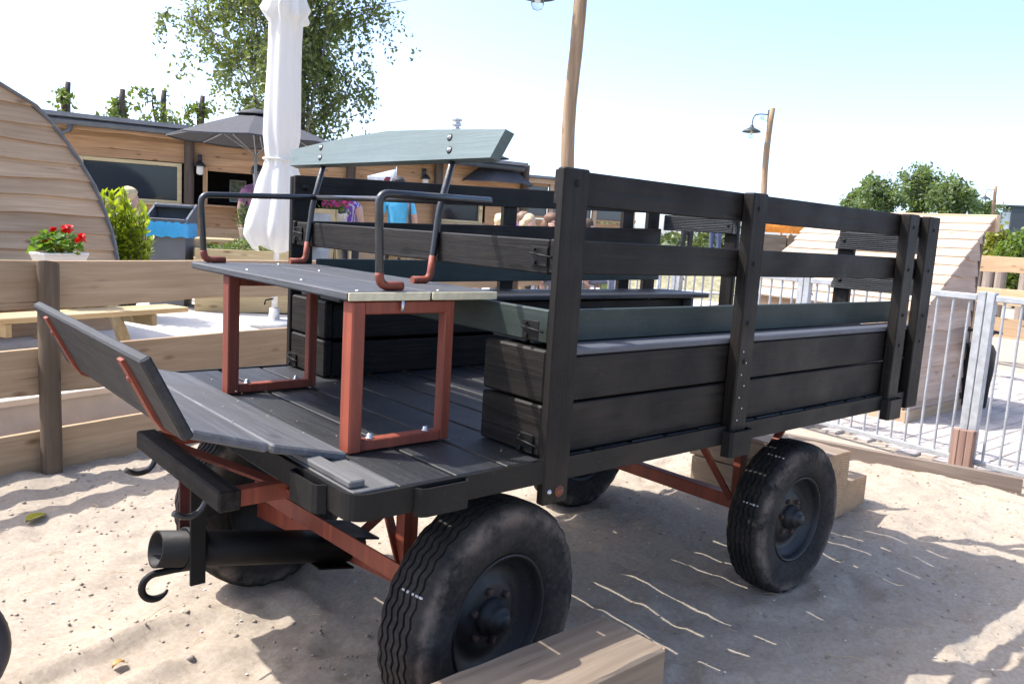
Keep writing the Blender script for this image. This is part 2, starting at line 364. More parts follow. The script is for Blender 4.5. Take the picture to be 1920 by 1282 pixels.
me.loops.add(len(Q)); me.loops.foreach_set('vertex_index', Q); me.polygons.add(len(I)); me.polygons.foreach_set('loop_start', np.arange(len(I))*4)
me.polygons.foreach_set('use_smooth', np.ones(len(I), bool)); me.update(); me.validate()
obj('ground', me, M_SAND, kind='structure', label='pale loose sand of the yard with wheel tracks')
def gz(x, y): return float(sand_h(np.array([[x]]), np.array([[y]]))[0, 0])
# ================================================================ WAGON
W = thing('farm_wagon', 'black painted wooden farm wagon with red oxide frame and drivers bench', 'wagon', (2.7, 2.66, 0))
BLK, GRN = M_BLK, M_GRN
def P(name, mb, mat, parent=None, label=None): return obj(name, mb, mat, parent or W, label=label)
def bolt(p, d, parent, r=.011, h=.008, m=None):
    q = Vector(d).to_track_quat('Z', 'Y').to_matrix().to_4x4(); q.translation = Vector(p)
    return P('bolt', MB().lathe([(0,0),(r*1.5,0),(r*1.5,h*.25),(r,h*.3),(r,h),(r*.6,h*1.3),(0,h*1.3)], q, 10), m or M_BSTEEL, parent)
NY, FY = 1.753, 3.576; FZ = .945; X0, X1 = 1.02, 4.37
# floor planks
xs = [1.032]+[1.172+.193*k for k in range(17)]
xs = [x for x in xs if x < 4.3]+[4.355]
for i in range(len(xs)-1):
    jz = random.uniform(-.002, .002); jy = random.uniform(-.006, .004)
    if i == 0:
        P('floor_plank', MB().box(xs[i], xs[i+1]-.007, 1.775, 2.22, FZ-.032, FZ+.004, .003), M_GREYWOOD[1], label='short bare grey floor plank at the front edge')
        P('floor_plank', MB().box(xs[i], xs[i+1]-.007, 2.36, FY-.03, FZ-.032, FZ-.004, .003), M_BLKTOP[1])
        P('batten', MB().box(1.034, 1.082, 1.80, 2.14, FZ+.005, FZ+.026, .004), M_GREYWOOD[1], label='short loose grey batten on the front edge')
        continue
    P('floor_plank', MB().box(xs[i], xs[i+1]-.016, 1.775+jy, FY-.025, FZ-.021, FZ+jz, .003), M_BLKTOP[1])
# steel frame band round the bed
def arc(cx, cy, r, a0, a1, n=6): return [(cx+r*math.cos(R(a0+(a1-a0)*i/n)), cy+r*math.sin(R(a0+(a1-a0)*i/n))) for i in range(n+1)]
path = [(X1, NY), (3.2, NY), (2.0, NY), (1.1, NY)]+arc(X0+.05, NY+.05, .05, 270, 180)+[(X0, 2.4), (X0, 3.0)]+arc(X0+.05, FY-.05, .05, 180, 90)+[(2, FY), (X1, FY), (X1, 2.6), (X1, NY+.01)]
fr = P('bed_frame', MB().strip(path, .014, .874, .947), M_BSTEEL)
P('bracket', MB().strip([(1.205,NY-.007),(1.215,NY-.026),(1.23,NY-.032),(1.36,NY-.032),(1.372,NY-.026),(1.38,NY-.007)], .007, .862, .942), M_BSTEEL, fr)
P('bracket', MB().strip([(X0-.007,1.885),(X0-.028,1.895),(X0-.034,1.91),(X0-.034,2.04),(X0-.028,2.055),(X0-.007,2.065)], .007, .862, .942), M_BSTEEL, fr)
P('front_sill', MB().box(1.045, 1.10, 2.26, 3.3, .845, .912, .004), M_GREYWOOD[1])
for y in (2.2, 3.12): P('bed_beam', MB().box(1.08, 4.3, y-.035, y+.035, .80, .911, .004), M_BSTEEL)
for x in (2.0, 2.75, 3.5, 4.2): P('cross_beam', MB().box(x-.03, x+.03, 1.80, FY-.05, .848, .9105, .004), M_BSTEEL)
# posts
def post(x0, x1, yo, yi, ztop, zbot=.86, lean=0.):
    return P('post', MB().box(x0, x1, yo, yi, zbot, ztop, .005), BLK[2])
def rise(x): return .087*(x-1.69)/(4.37-1.69)     # the far side has twisted upward to the rear
p1 = post(1.686, 1.795, NY-.012, NY+.022, 1.845, .80)
p2 = post(2.66, 2.757, NY-.028, NY+.022, 1.843, .90)
p3 = post(4.0, 4.105, NY-.028, NY+.022, 1.842, .88)
p4 = post(4.235, 4.365, NY-.022, NY+.022, 1.842, .86)
for px_, x in ((p2, 2.708), (p3, 4.052)):
    P('stake_pocket', MB().strip([(x-.075,NY-.008),(x-.07,NY-.04),(x-.06,NY-.046),(x+.06,NY-.046),(x+.07,NY-.04),(x+.075,NY-.008)], .009, .83, .93), M_BSTEEL, px_)
for z in (1.78, 1.575, 1.345, 1.2):
    for q, x in ((p2, 2.70), (p3, 4.05), (p4, 4.30)):
        bolt((x, (NY-.028 if q != p4 else NY-.022), z+random.uniform(-.01,.01)), (0,-1,0), q, .007, .004)
bolt((1.755, NY-.012, .84), (0,-1,0), p1, .013, .005, M_RUST); bolt((1.74, NY-.012, 1.80), (0,-1,0), p1, .008, .004)
bolt((1.712, NY-.012, .843), (0,-1,0), p1, .006, .004, M_ZINC)
for k in range(7): 
    bolt((2.69+.025*(k % 2), NY-.028, 1.24-.045*k), (0,-1,0), p2, .0024, .0015, M_ZINC)
# near side rails and boards
def rail(x0, x1, y0, y1, z0, z1, mat, name='rail', dz0=0., dz1=0., c=.004):
    p = [(x0,y0,z0+dz0),(x1,y0,z0+dz1),(x1,y1,z0+dz1),(x0,y1,z0+dz0),(x0,y0,z1+dz0),(x1,y0,z1+dz1),(x1,y1,z1+dz1),(x0,y1,z1+dz0)]
    m = MB()
    L = x1-x0; T = Matrix(((1,0,0,0),(0,1,0,0),((dz1-dz0)/L,0,1,dz0-(dz1-dz0)/L*x0),(0,0,0,1)))
    m.box(x0, x1, y0, y1, z0, z1, c, T)
    return P(name, m, mat)
rail(1.70, 4.36, NY+.0235, NY+.048, 1.735, 1.841, BLK[0])
rail(1.70, 4.36, NY+.0235, NY+.048, 1.525, 1.63, BLK[0])
rail(1.745, 4.34, 1.892, 1.917, 1.290, 1.398, GRN[0], 'seat_back_board')
rail(1.80, 4.34, NY+.0235, 1.8905, 1.266, 1.289, paint('ledge_grey', (.085,.09,.105), 0, .34, (.3,.28,.25), .5, .4, .3), 'ledge')  # sky and sun sheen put into the ledge's pale colour, with dust film
rail(1.80, 4.35, NY+.026, NY+.062, 1.118, 1.262, BLK[0], 'side_board')
rail(1.80, 4.35, NY+.026, NY+.062, .949, 1.110, BLK[0], 'side_board')
# near seat box, wing ends and lid
for z0, z1 in ((.949, 1.113), (1.121, 1.288)):
    P('wing_board', MB().box(1.69, 1.728, 1.777, 2.078, z0, z1, .007), BLK[1]); 
    P('wing_board', MB().box(1.69, 1.728, 3.2, 3.535, z0, z1, .007), BLK[1])
    P('box_board', MB().box(1.73, 4.30, 2.05, 2.077, z0, z1-.01, .004), BLK[0]); 
    P('box_board', MB().box(1.73, 4.24, 3.203, 3.232, z0, z1-.012, .004), BLK[0])
    P('side_board', MB().box(1.735, 4.35, FY-.06, FY-.025, z0, z1, .004), BLK[0])
P('seat_lid', MB().box(1.74, 4.33, 1.93, 2.10, 1.290, 1.312, .005), M_BLKTOP[0])
P('seat_lid', MB().box(1.72, 4.42, 3.13, 3.315, 1.288, 1.316, .007), M_BLKTOP[0])
P('seat_lid', MB().box(1.72, 4.42, 3.325, 3.50, 1.288, 1.314, .007), M_BLKTOP[0])
P('box_end', MB().box(4.245, 4.27, 3.14, 3.5, 1.02, 1.285, .004), M_GREYWOOD[1])
for x in (2.02, 2.035): pass
# far side
rail(1.69, 4.36, FY-.052, FY-.028, 1.735, 1.841, BLK[0], 'rail', 0, rise(4.37))
rail(1.69, 4.36, FY-.052, FY-.028, 1.525, 1.632, BLK[0], 'rail', 0, rise(4.37))
rail(1.80, 4.34, FY-.080, FY-.056, 1.345, 1.46, GRN[0], 'seat_back_board', 0, .03)
q1 = post(1.69, 1.80, FY-.026, FY+.008, 1.838); q2 = post(2.98, 3.08, FY-.026, FY+.01, 1.88); q3 = post(4.0, 4.10, FY-.026, FY+.01, 1.91); q4 = post(4.25, 4.365, FY-.026, FY+.01, 1.92)
for q, x in ((q1, 1.74),): bolt((x, FY-.052, 1.79), (0,-1,0), q, .012, .009)
# front cross boards
P('front_board', MB().box(1.70, 1.725, NY+.05, FY-.054, 1.522, 1.628, .004), BLK[1])
P('front_board', MB().box(1.732, 1.757, NY+.066, FY-.084, 1.302, 1.408, .004), GRN[1], label='dark green cross board behind the bench')
def latch(x, y, z, par):
    m = MB().box(x-.004, x, y, y+.075, z-.03, z+.03, .001); m.tube([(x-.012,y+.07,z+.008),(x-.012,y-.03,z+.0)], .004, 6); m.tube([(x-.008,y+.05,z-.02),(x-.016,y+.05,z-.02)], .007, 8); m.tube([(x-.008,y+.05,z+.02),(x-.02,y+.05,z+.02)], .005, 8)
    return P('latch', m, M_BSTEEL, par)
latch(1.697, NY+.05, 1.575, p1); latch(1.69, NY+.06, 1.345, p1); latch(1.697, FY-.12, 1.575, q1)
latch(1.686, NY+.05, .985, p1); latch(1.686, FY-.11, .985, q1)
# rear gate in two short halves
for y0, y1, yp, dz in ((NY+.05, 2.285, 2.19, 0), (2.955, FY-.055, 2.955, .055)):
    for z0, z1 in ((1.655, 1.758), (1.435, 1.535)):
        m = MB(); T = Matrix(((0,0,1,4.376),(1,0,0,0),(0,1,0,dz),(0,0,0,1)))
        r = .035; inner = y1 if yp < 2.5 else y0; sg = 1 if yp < 2.5 else -1
        outer = y0 if sg > 0 else y1
        poly = [(outer, z0), (inner, z0), (inner, z1-r*2), (inner-sg*r*.6, z1-r*.5), (inner-sg*r*2, z1), (outer, z1)]
        if sg < 0: poly = poly[::-1]
        m.prism(poly, 0, .022, T); gb = P('gate_board', m, M_GREYWOOD[1] if False else paint('worn_black_tread', (.035,.036,.037), 1, .55, (.3,.29,.28), .9, 1., .7))
        for k in range(9):
            zz = z0+dz+.008+(z1-z0-.02)*k/8
            P('ridge', MB().box(4.370, 4.378, min(inner-sg*.02, outer), max(inner-sg*.02, outer), zz-.0022, zz+.0022, 0), paint('worn_ridge', (.07,.072,.075), 1, .6, (.4,.39,.37), 1., .6, .6), gb)
        bolt((4.375, inner-sg*.05, (z0+z1)/2+dz), (-1,0,0), gb, .011, .008)
    P('gate_post', MB().box(4.40, 4.44, yp, yp+.095, .9, 1.765+dz, .02), BLK[2])
# driver's bench: two planks with pale ends on red frames
BZ = 1.442
for x0, x1 in ((1.17, 1.462), (1.468, 1.735)):
    b = P('bench_plank', MB().box(x0, x1, 2.083, 3.382, BZ-.027, BZ, .005), paint('bench_sheen_grey', (.055,.058,.064), 1, .45, (.3,.28,.25), .6, .8, .35))  # dark bench paint lightened to carry sun and sky sheen
    P('plank_end', MB().box(x0+.002, x1-.002, 2.077, 2.084, BZ-.026, BZ-.001, .002), M_CREAM, b, 'pale unpainted end grain')
    for y in (2.13, 2.5, 2.95, 3.33): bolt((x0+.06, y, BZ), (0,0,1), b, .006, .002, M_ZINC)
def aframe(y):
    m = MB(); t = .042; zt = BZ-.029; z0 = FZ+.004
    for x in (1.195, 1.53):
        m.box(x-.0, x+.045, y-.004, y+.004, z0, zt, .001); 
        m.box(x if x < 1.4 else x+.041, x+.008 if x < 1.4 else x+.049, y-.004, y+.042, z0, zt-.001, .001)
    m.box(1.24, 1.53, y-.0045, y+.0035, zt-.042, zt-.001, .001); m.box(1.2035, 1.571, y+.004, y+.042, zt-.007, zt-.0015, .001)
    m.box(1.24, 1.53, y-.0045, y+.0035, z0, z0+.036, .001); m.box(1.2035, 1.5705, y+.0045, y+.044, z0+.0015, z0+.0085, .001)
    a = P('bench_frame', m, M_RED)
    for x in (1.27, 1.48): bolt((x, y+.022, z0+.0085), (0,0,1), a, .009, .012, M_ZINC)
    return a
def redleg(y):
    m = MB(); zt = BZ-.029; z0 = FZ+.004
    m.box(1.19, 1.235, y-.03, y+.03, z0, zt, .004); m.box(1.535, 1.572, y-.02, y+.02, z0, zt, .004)
    m.box(1.236, 1.534, y-.022, y+.02, zt-.04, zt-.001, .003); m.box(1.236, 1.534, y-.022, y+.02, z0+.001, z0+.034, .003)
    a = P('bench_frame', m, M_RED)
    for x in (1.28, 1.49): bolt((x, y, z0+.034), (0,0,1), a, .009, .012, M_ZINC)
    P('bolt', MB().tube([(1.36, y-.035, zt-.03), (1.36, y-.035, zt+.002)], .006, 8), M_ZINC, a)
redleg(2.115); redleg(3.06)
# armrests and back rods in round bar
def bend(pts, r=.03, n=5):
    pts = [Vector(p) for p in pts]; out = [pts[0]]
    for i in range(1, len(pts)-1):
        a = (pts[i-1]-pts[i]).normalized(); b = (pts[i+1]-pts[i]).normalized(); s = pts[i]+a*r; e = pts[i]+b*r
        for k in range(n+1):
            t = k/n; out.append(s*(1-t)**2+pts[i]*2*t*(1-t)+e*t*t)
    out.append(pts[-1]); return out
TR_ = .0125
def bumpy(pts, r): return MB().tube(pts, r, 10)
arm = P('armrest', bumpy(bend([(1.385,2.13,BZ+.014),(1.305,2.13,BZ+.014),(1.292,2.13,1.736),(1.722,2.13,1.742)], .035), .0135), M_TUBE)
P('armrest', bumpy(bend([(1.29,3.335,BZ+.012),(1.205,3.335,BZ+.012),(1.19,3.335,1.716),(1.70,3.35,1.742)], .035), .0125), M_TUBE)
P('back_bar', bumpy([(1.712,3.37,1.741),(1.712,2.39,1.741)], .0115), M_TUBE)
P('back_bar', bumpy([(1.712,2.39,1.741),(1.715,2.125,1.742)], .0115), M_TUBE)
for y in (3.37, 2.39):
    rd = P('back_rod', bumpy(bend([(1.60,y,BZ+.012),(1.672,y,BZ+.012),(1.70,y,1.7),(1.775,y,1.985)], .03), .013), M_TUBE)
    P('red_foot', bumpy(bend([(1.598,y,BZ+.012),(1.672,y,BZ+.012),(1.6815,y,BZ+.10)], .03), .0138), M_RED, rd)
for pts in ([(1.387,2.13,BZ+.014),(1.305,2.13,BZ+.014),(1.303,2.13,BZ+.055)], [(1.292,3.335,BZ+.012),(1.205,3.335,BZ+.012),(1.203,3.335,BZ+.05)]):
    P('red_foot', bumpy(bend(pts, .03), .0142), M_RED, arm)
# backrest board, leaning back
TB = Matrix(((0,.26,.965,1.7465),(1,0,0,0),(0,.965,-.26,1.885),(0,0,0,1)))
poly = [(2.145,-.005),(3.665,0),(3.695,.078),(3.4,.100),(3.1,.118),(2.85,.127),(2.5,.113),(2.103,.092)]
bk = P('backrest', MB().prism(poly, -.022, .02, TB), paint('backrest_sheen_green', (.11,.15,.148), 1, .42, (.2,.2,.18), .4, .4, .15))  # same dark green as the boards, lightened to hold sky gloss
for y in (3.37, 2.39):
    for h in (.03, .078):
        p = TB @ Vector((y+(.018 if h > .05 else 0), h, -.023))
        P('bolt_recess', MB().lathe([(0,0),(.014,0),(.014,.003),(0,.003)], TB @ TR((y+(.018 if h > .05 else 0), h, -.0245)), 10), plain('bolt_hole', (.012,.012,.012), .7), bk)
        bolt(p, (-.965,0,.26), bk, .006, .006, M_ZINC)
# footboard and dash
def slab(name, a, b, th, y0, y1, mat, inset=0):   # sloping lateral board from (x,z) a to b
    d = Vector((b[0]-a[0], 0, b[1]-a[1])); L = d.length; d.normalize(); n = Vector((-d.z, 0, d.x))
    T = Matrix(((d.x,0,n.x,a[0]),(0,1,0,0),(d.z,0,n.z,a[1]),(0,0,0,1)))
    return P(name, MB().box(0, L, y0, y1, -th, 0, .006, T), mat)
FB = paint('footboard_grey', (.095,.098,.105), 1, .42, (.28,.26,.23), .6, .8, .35)  # black boards coloured grey for sun glare on top and a dust film
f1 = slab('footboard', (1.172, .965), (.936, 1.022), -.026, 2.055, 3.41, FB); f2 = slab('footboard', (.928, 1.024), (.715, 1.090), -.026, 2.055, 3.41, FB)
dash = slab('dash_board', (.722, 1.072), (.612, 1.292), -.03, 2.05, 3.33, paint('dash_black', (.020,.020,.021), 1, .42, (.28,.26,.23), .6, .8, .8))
for y in (2.235, 3.14):
    m = MB(); pth = [(.592, 1.255), (.675, 1.088), (.70, 1.052), (.74, 1.036), (.95, .985), (1.16, .935)]
    for i in range(len(pth)-1): m.bar((pth[i][0], y, pth[i][1]), (pth[i+1][0], y, pth[i+1][1]), .042, .012, (0,0,1), .001)
    br = P('dash_bracket', m, M_RED); bolt((.617, y, 1.20), (-.89,0,-.45), br, .01, .007, M_RED)
# swingletree beam, arms, hooks, hangers
bm_ = P('draught_beam', MB().box(.868, .938, 2.27, 3.08, .765, .832, .006), M_GREYWOOD[1] if False else paint('old_dark_beam', (.020,.017,.015), 1, .6, (.12,.1,.09), .6, 1.1, .8, 0., .25))
for y in (2.285, 3.03): P('beam_arm', MB().box(.939, 1.18, y-.004, y+.004, .772, .826, .002).box(.939, 1.18, y+.0045, y+.04, .818, .8255, .001), M_RED, bm_)
P('beam_arm', MB().bar((.945, 3.0, .80), (1.15, 2.1, .80), .05, .01), M_RED, bm_)
for y in (2.46, 2.97):
    P('hook', MB().tube(bend([(.905,y,.766),(.90,y,.735),(.875,y,.705),(.835,y,.70),(.80,y,.722)], .018, 4), .0105, 8), M_TUBE, bm_)
P('hanger', MB().box(.885, .935, 2.55, 2.562, .425, .764, .002), M_BSTEEL, bm_)
P('hanger', MB().box(.90, .95, 2.70, 2.712, .46, .764, .002), M_RUST if False else paint('old_red', (.14,.022,.014), 2, .6, (.02,.02,.02), 1., .5, .8), bm_)
# draught tube with hook
pa, pb = Vector((.80, 2.632, .545)), Vector((1.58, 2.674, .372)); dr = (pb-pa)
q = dr.to_track_quat('Z', 'Y').to_matrix().to_4x4(); q.translation = pa; L = dr.length
tb = P('draught_tube', MB().lathe([(.061,0),(.061,L),(.053,L),(.053,0)], q, 28, closed=True), M_BSTEEL)
P('tube_clamp', MB().lathe([(.062,.09),(.072,.09),(.072,.145),(.062,.145)], q, 24, closed=True), M_BSTEEL, tb)
P('tube_plate', MB().box(-.066, .066, -.004, .004, .60, .76, .02, q @ TR((.0,-.066,0))), M_BSTEEL, tb)
P('tube_plate', MB().box(-.13, .10, -.004, .004, .67, .80, .03, q @ TR((.0,.07,0))), M_BSTEEL, tb)
hk = [(.95,2.63,.455),(.86,2.63,.461)]+[(.80+.044*math.cos(R(t)), 2.63, .418+.044*math.sin(R(t))) for t in range(90, 345, 15)]
P('tow_hook', MB().tube(hk, [.012]*(len(hk)-4)+[.011,.009,.007,.004], 10), M_BSTEEL, tb)
# front axle, turntable, posts
P('steering_bar', MB().bar((1.345,3.06,.512),(1.40,2.04,.505),.05,.008,(0,0,1),.001).bar((1.322,3.06,.545),(1.377,2.04,.538),.007,.058,(0,0,1),.001), M_RED)
SA = math.atan2(.2, 1.4)
m = MB().bar((1.632, 1.98, .372), (1.432, 3.28, .372), .012, .07).bar((1.655, 1.983, .336), (1.455, 3.283, .336), .06, .012)
ax1 = P('front_axle', m, M_RED)
for y in (2.31, 3.0):
    xx = 1.63-.143*(y-1.98); P('axle_post', MB().box(xx-.03, xx+.03, y-.004, y+.004, .40, .80, .001).box(xx-.03, xx-.022, y+.0045, y+.05, .40, .80, .001), M_RED, ax1)
P('turntable', MB().tube([(1.53+.3*math.cos(R(a)), 2.66+.3*math.sin(R(a)), .785) for a in range(0, 360, 12)], .016, 8, closed=True), M_BSTEEL, ax1)
P('axle_brace', MB().bar((1.5, 2.67, .36), (2.15, 2.67, .79), .05, .012), M_RED, ax1)
for s_ in (-1, 1): P('axle_brace', MB().bar((1.53-s_*.03, 2.66+s_*.34, .40), (1.53, 2.66+s_*.18, .78), .04, .01), M_RED, ax1)
# rear axle with struts
ax2 = P('rear_axle', MB().box(3.47, 3.53, 2.02, 3.26, .315, .385, .004), M_RED)
for y in (2.2, 3.12):
    P('strut', MB().box(3.472, 3.528, y-.022, y+.022, .386, .799, .003), M_RED, ax2)
    P('strut', MB().bar((3.06, y, .80), (3.45, y, .37), .045, .012), M_RED, ax2)
    P('strut', MB().bar((3.98, y, .80), (3.55, y, .37), .045, .012), M_RED, ax2)
P('rear_bracket', MB().box(4.10, 4.28, 2.28, 2.34, .70, .80, .02), M_RED, ax2)
# wheels
def tyre_profile():
    R0, wdt = .376, .098; p = []
    # outer half cross-section from bead to bead (r, y)
    side = [(.208,-.068),(.222,-.084),(.245,-.095),(.285,-.1015),(.315,-.098),(.322,-.099),(.336,-.094),(.343,-.0945),(.354,-.088),(.364,-.077)]
    tread = []; gro = [-.052,-.026,0,.026,.052]
    xs_ = -.073; tread.append((R0-.006, -.073))
    for gq in gro:
        tread += [(R0-.004*abs((gq-.006)/.07)**2, gq-.0045), (R0-.009, gq-.0035), (R0-.009, gq+.0035), (R0-.004*abs((gq+.006)/.07)**2, gq+.0045)]
    tread.append((R0-.006, .073))
    return side+tread+[(r, -y) for r, y in reversed(side)]
RX = Matrix.Rotation(-math.pi/2, 4, 'X')
def tyre_mesh():
    prof = tyre_profile(); n = 84; m = MB(); vs = []
    for k in range(n):
        g = 2*math.pi*k/n
        for r, y in prof:
            yy = y; rr = r
            if r > .36 and abs(y) < .066: yy += .0045*(1 if k % 2 else -1)
            if .352 < r < .372 and abs(y) > .07 and k % 3 == 0: rr -= .007
            vs.append((rr*math.cos(g), yy, rr*math.sin(g)))
    N = len(prof); fs = []
    for k in range(n):
        k2 = (k+1) % n
        for i in range(N-1): fs.append((k*N+i, k*N+i+1, k2*N+i+1, k2*N+i))
    m.add(vs, fs, True)
    me = m.mesh('tyre'); me.set_sharp_from_angle(angle=R(38)); return me
TYRE_ME = tyre_mesh()
RIM = MB().lathe([(.209,-.070),(.214,-.076),(.207,-.080),(.200,-.074),(.196,-.055),(.190,-.040),(.178,-.034),(.168,-.022),(.150,-.012),(.128,-.014),(.112,-.026),(.098,-.030),(.070,-.030),(.0,-.030)], RX, 40)
RIM.lathe([(.209,.070),(.200,.074),(.195,.02),(.18,.0),(.1,-.01),(0,-.01)], RX, 40)
HUB = MB().lathe([(.062,-.028),(.060,-.05),(.048,-.056),(.046,-.074),(.040,-.082),(.030,-.085),(.027,-.096),(.018,-.101),(.0,-.103)], RX, 20)
HUB.lathe([(.03,.0),(.03,.16),(0,.16)], RX, 12)
NUT = MB().lathe([(0,-.044),(.011,-.044),(.013,-.04),(.013,-.03)], RX, 6)
RIM_ME = RIM.mesh('rim'); HUB_ME = HUB.mesh('hub'); NUT_ME = NUT.mesh('nut')
M_RIM = paint('rim_black', (.008,.008,.008), 1, .36, (.15,.115,.09), 1.3, .2, .5, .0)
M_CHALK = plain('chalk_mark', (.5,.49,.46), .9, 0, .5, 90)
def wheel(x, y, z, rz, side, spin, marks=(), k_=1.):
    T = TR((x, y, z), (0, 0, rz)) @ TR(sc=(1, side, 1)) @ TR(rot=(0, spin, 0))
    t = bpy.data.objects.new('wheel', TYRE_ME); t.matrix_basis = TR((x, y, z), (0, spin, rz + (math.pi if side < 0 else 0)))
    if not TYRE_ME.materials: TYRE_ME.materials.append(M_TYRE)
    t.location = (x, y, z); t.rotation_euler = (0, spin, rz+(math.pi if side < 0 else 0)); t.name = 'tyre'
    t.scale = (k_, k_, k_); link(t, W)
    M = TR((x, y, z), (0, spin, rz+(math.pi if side < 0 else 0)))
    WM[t.name] = M
    def sub(name, me, mt):
        if not me.materials: me.materials.append(mt)
        o = bpy.data.objects.new(name, me); COL.objects.link(o); o.parent = t; return o
    sub('rim', RIM_ME, M_RIM); sub('hub', HUB_ME, M_RIM)
    for k in range(6):
        o = sub('wheel_nut', NUT_ME, plain('dark_rust', (.06,.032,.022), .8, .1, .4, 40, .4)); o.location = (.085*math.cos(k*math.pi/3), 0, .085*math.sin(k*math.pi/3))
    for a in marks:
        for j in range(5):
            yy = -.06+j*.018+random.uniform(-.002,.002); hw_ = random.uniform(.0025,.0055); mk = MB().box(-hw_, hw_*.8, yy-.006, yy+random.uniform(.002,.006), .3695, .3765, .001, TR(rot=(0, a, 0)))
            o = sub('paint_mark', mk.mesh('paint_mark'), M_CHALK)
    return t
wheel(1.64, 1.945, .378, SA, 1, .4, (R(-62)-.4, R(30)), 1.055)
wheel(1.50, 3.36, .385, SA, -1, 1.1, (), 1.055)
wheel(3.52, 1.945, .358, 0, 1, .2, (R(-28)-.2, R(-70)-.2), .985)
wheel(3.5, 3.34, .368, 0, -1, .7)

cr = MB(); rc = random.Random(21)
for _ in range(90):
    x = rc.uniform(1.05, 4.2); y = rc.uniform(1.85, 3.18) if x < 1.7 else rc.uniform(2.12, 3.18); r_ = rc.uniform(.001, .003); z = FZ+.0015
    if any(abs(x-(q-.008)) < .014 for q in xs): continue
    cr.hexa([(x-r_,y-r_,z),(x+r_,y-r_*.6,z),(x+r_*.8,y+r_,z),(x-r_,y+r_*.7,z),(x-r_*.6,y-r_*.6,z+r_),(x+r_*.6,y-r_*.5,z+r_),(x+r_*.5,y+r_*.6,z+r_),(x-r_*.6,y+r_*.5,z+r_)])
for _ in range(16):
    t = rc.random(); x = 1.16-.44*t; z = .9995+.118*t; y = rc.uniform(2.1, 3.3); r_ = rc.uniform(.001, .003)
    cr.hexa([(x-r_,y-r_,z),(x+r_,y-r_,z),(x+r_,y+r_,z),(x-r_,y+r_,z),(x-r_,y-r_,z+r_),(x+r_,y-r_,z+r_),(x+r_,y+r_,z+r_),(x-r_,y+r_,z+r_)])
obj('straw_crumbs', cr, plain('crumb_pale', (.3,.26,.2), .8), kind='stuff', label='pale crumbs of straw and sand strewn on the wagon floor')
# ================================================================ WOODEN FENCE, left and behind the wagon
def waney(L, z0, z1, th, seed, amp=.012, n=14, top=.4, x0=0., xs=None, clip=None):
    """board along local x, thickness along -y..0, wavy lower edge"""
    rg = random.Random(seed); m = MB(); vs = []; ph = [rg.uniform(0, 6) for _ in range(6)]; fr_ = [rg.uniform(1.2, 2.2), rg.uniform(3, 5), rg.uniform(8, 13)]
    wv = lambda x, o: amp*(math.sin(fr_[0]*x+ph[o])+.55*math.sin(fr_[1]*x+ph[o+1])+.3*math.sin(fr_[2]*x+ph[o+2]))
    for i in range(n+1):
        x = x0+L*i/n; a = z0+wv(x, 0); b = z1+wv(x, 3)*top
        vs += [(x,0,a+.004),(x,0,b-.003),(x,-.004,b),(x,-th+.004,b),(x,-th,b-.003),(x,-th,a+.004),(x,-th+.004,a),(x,-.004,a)]
    fs = []
    for i in range(n):
        for k in range(8): fs.append((i*8+k, (i+1)*8+k, (i+1)*8+(k+1) % 8, i*8+(k+1) % 8))
    fs += [tuple(range(8)), tuple(n*8+k for k in reversed(range(8)))]
    m.add(vs, fs); return m
FA = R(16.5); FO = Vector((1.02, 5.45, 0))
fence = thing('board_fence', 'rough sawn three board fence on round posts behind the wagon', 'fence', FO, FA)
SPANS = [(-4.3, -1.965), (-1.96, -.003), (.003, 2.745), (2.752, 5.117), (5.123, 7.6)]
for i, (a, b) in enumerate(SPANS):
    for j, (z0, z1) in enumerate(((1.02, 1.302), (.485, .772), (-.03, .262))):
        obj('fence_board', waney(b-a, z0, z1, .032, 40+i*3+j, .011, 18, .25, a), M_FENCE[0], fence, True, loc=(0, .048+random.uniform(-.006,.006), 0))
def logpost(r, h, slant, seed, x=0, y=0, z0=-.2):
    rg = random.Random(seed); m = MB(); n = 20; rings = []; vs = []; K = 9
    for k in range(K+1):
        for a in range(n):
            g = 2*math.pi*a/n; rr = r*(1+.05*math.sin(g*2+seed)+.03*math.sin(g*5+k*.7+seed)+.02*rg.uniform(-1,1))
            zz = z0+(h-z0)*k/K+(slant*math.cos(g+2.2)*r if k == K else 0); vs.append((x+rr*math.cos(g), y+rr*math.sin(g), zz))
    fs = [(k*n+a, k*n+(a+1) % n, (k+1)*n+(a+1) % n, (k+1)*n+a) for k in range(K) for a in range(n)]
    m.add(vs, fs, True); top = [vs[K*n+a] for a in range(n)]; c = (x, y, h)
    m.add(top+[c], [(a, (a+1) % n, n) for a in range(n)], False, 1); return m
for i, s in enumerate((-1.96, .0, 2.75, 5.12)):
    obj('fence_post', logpost(.058, 1.29+(.0 if i != 2 else -.02), .35, i+3, s, -.05), [M_BARKPOST[2], M_CUT], fence, True)
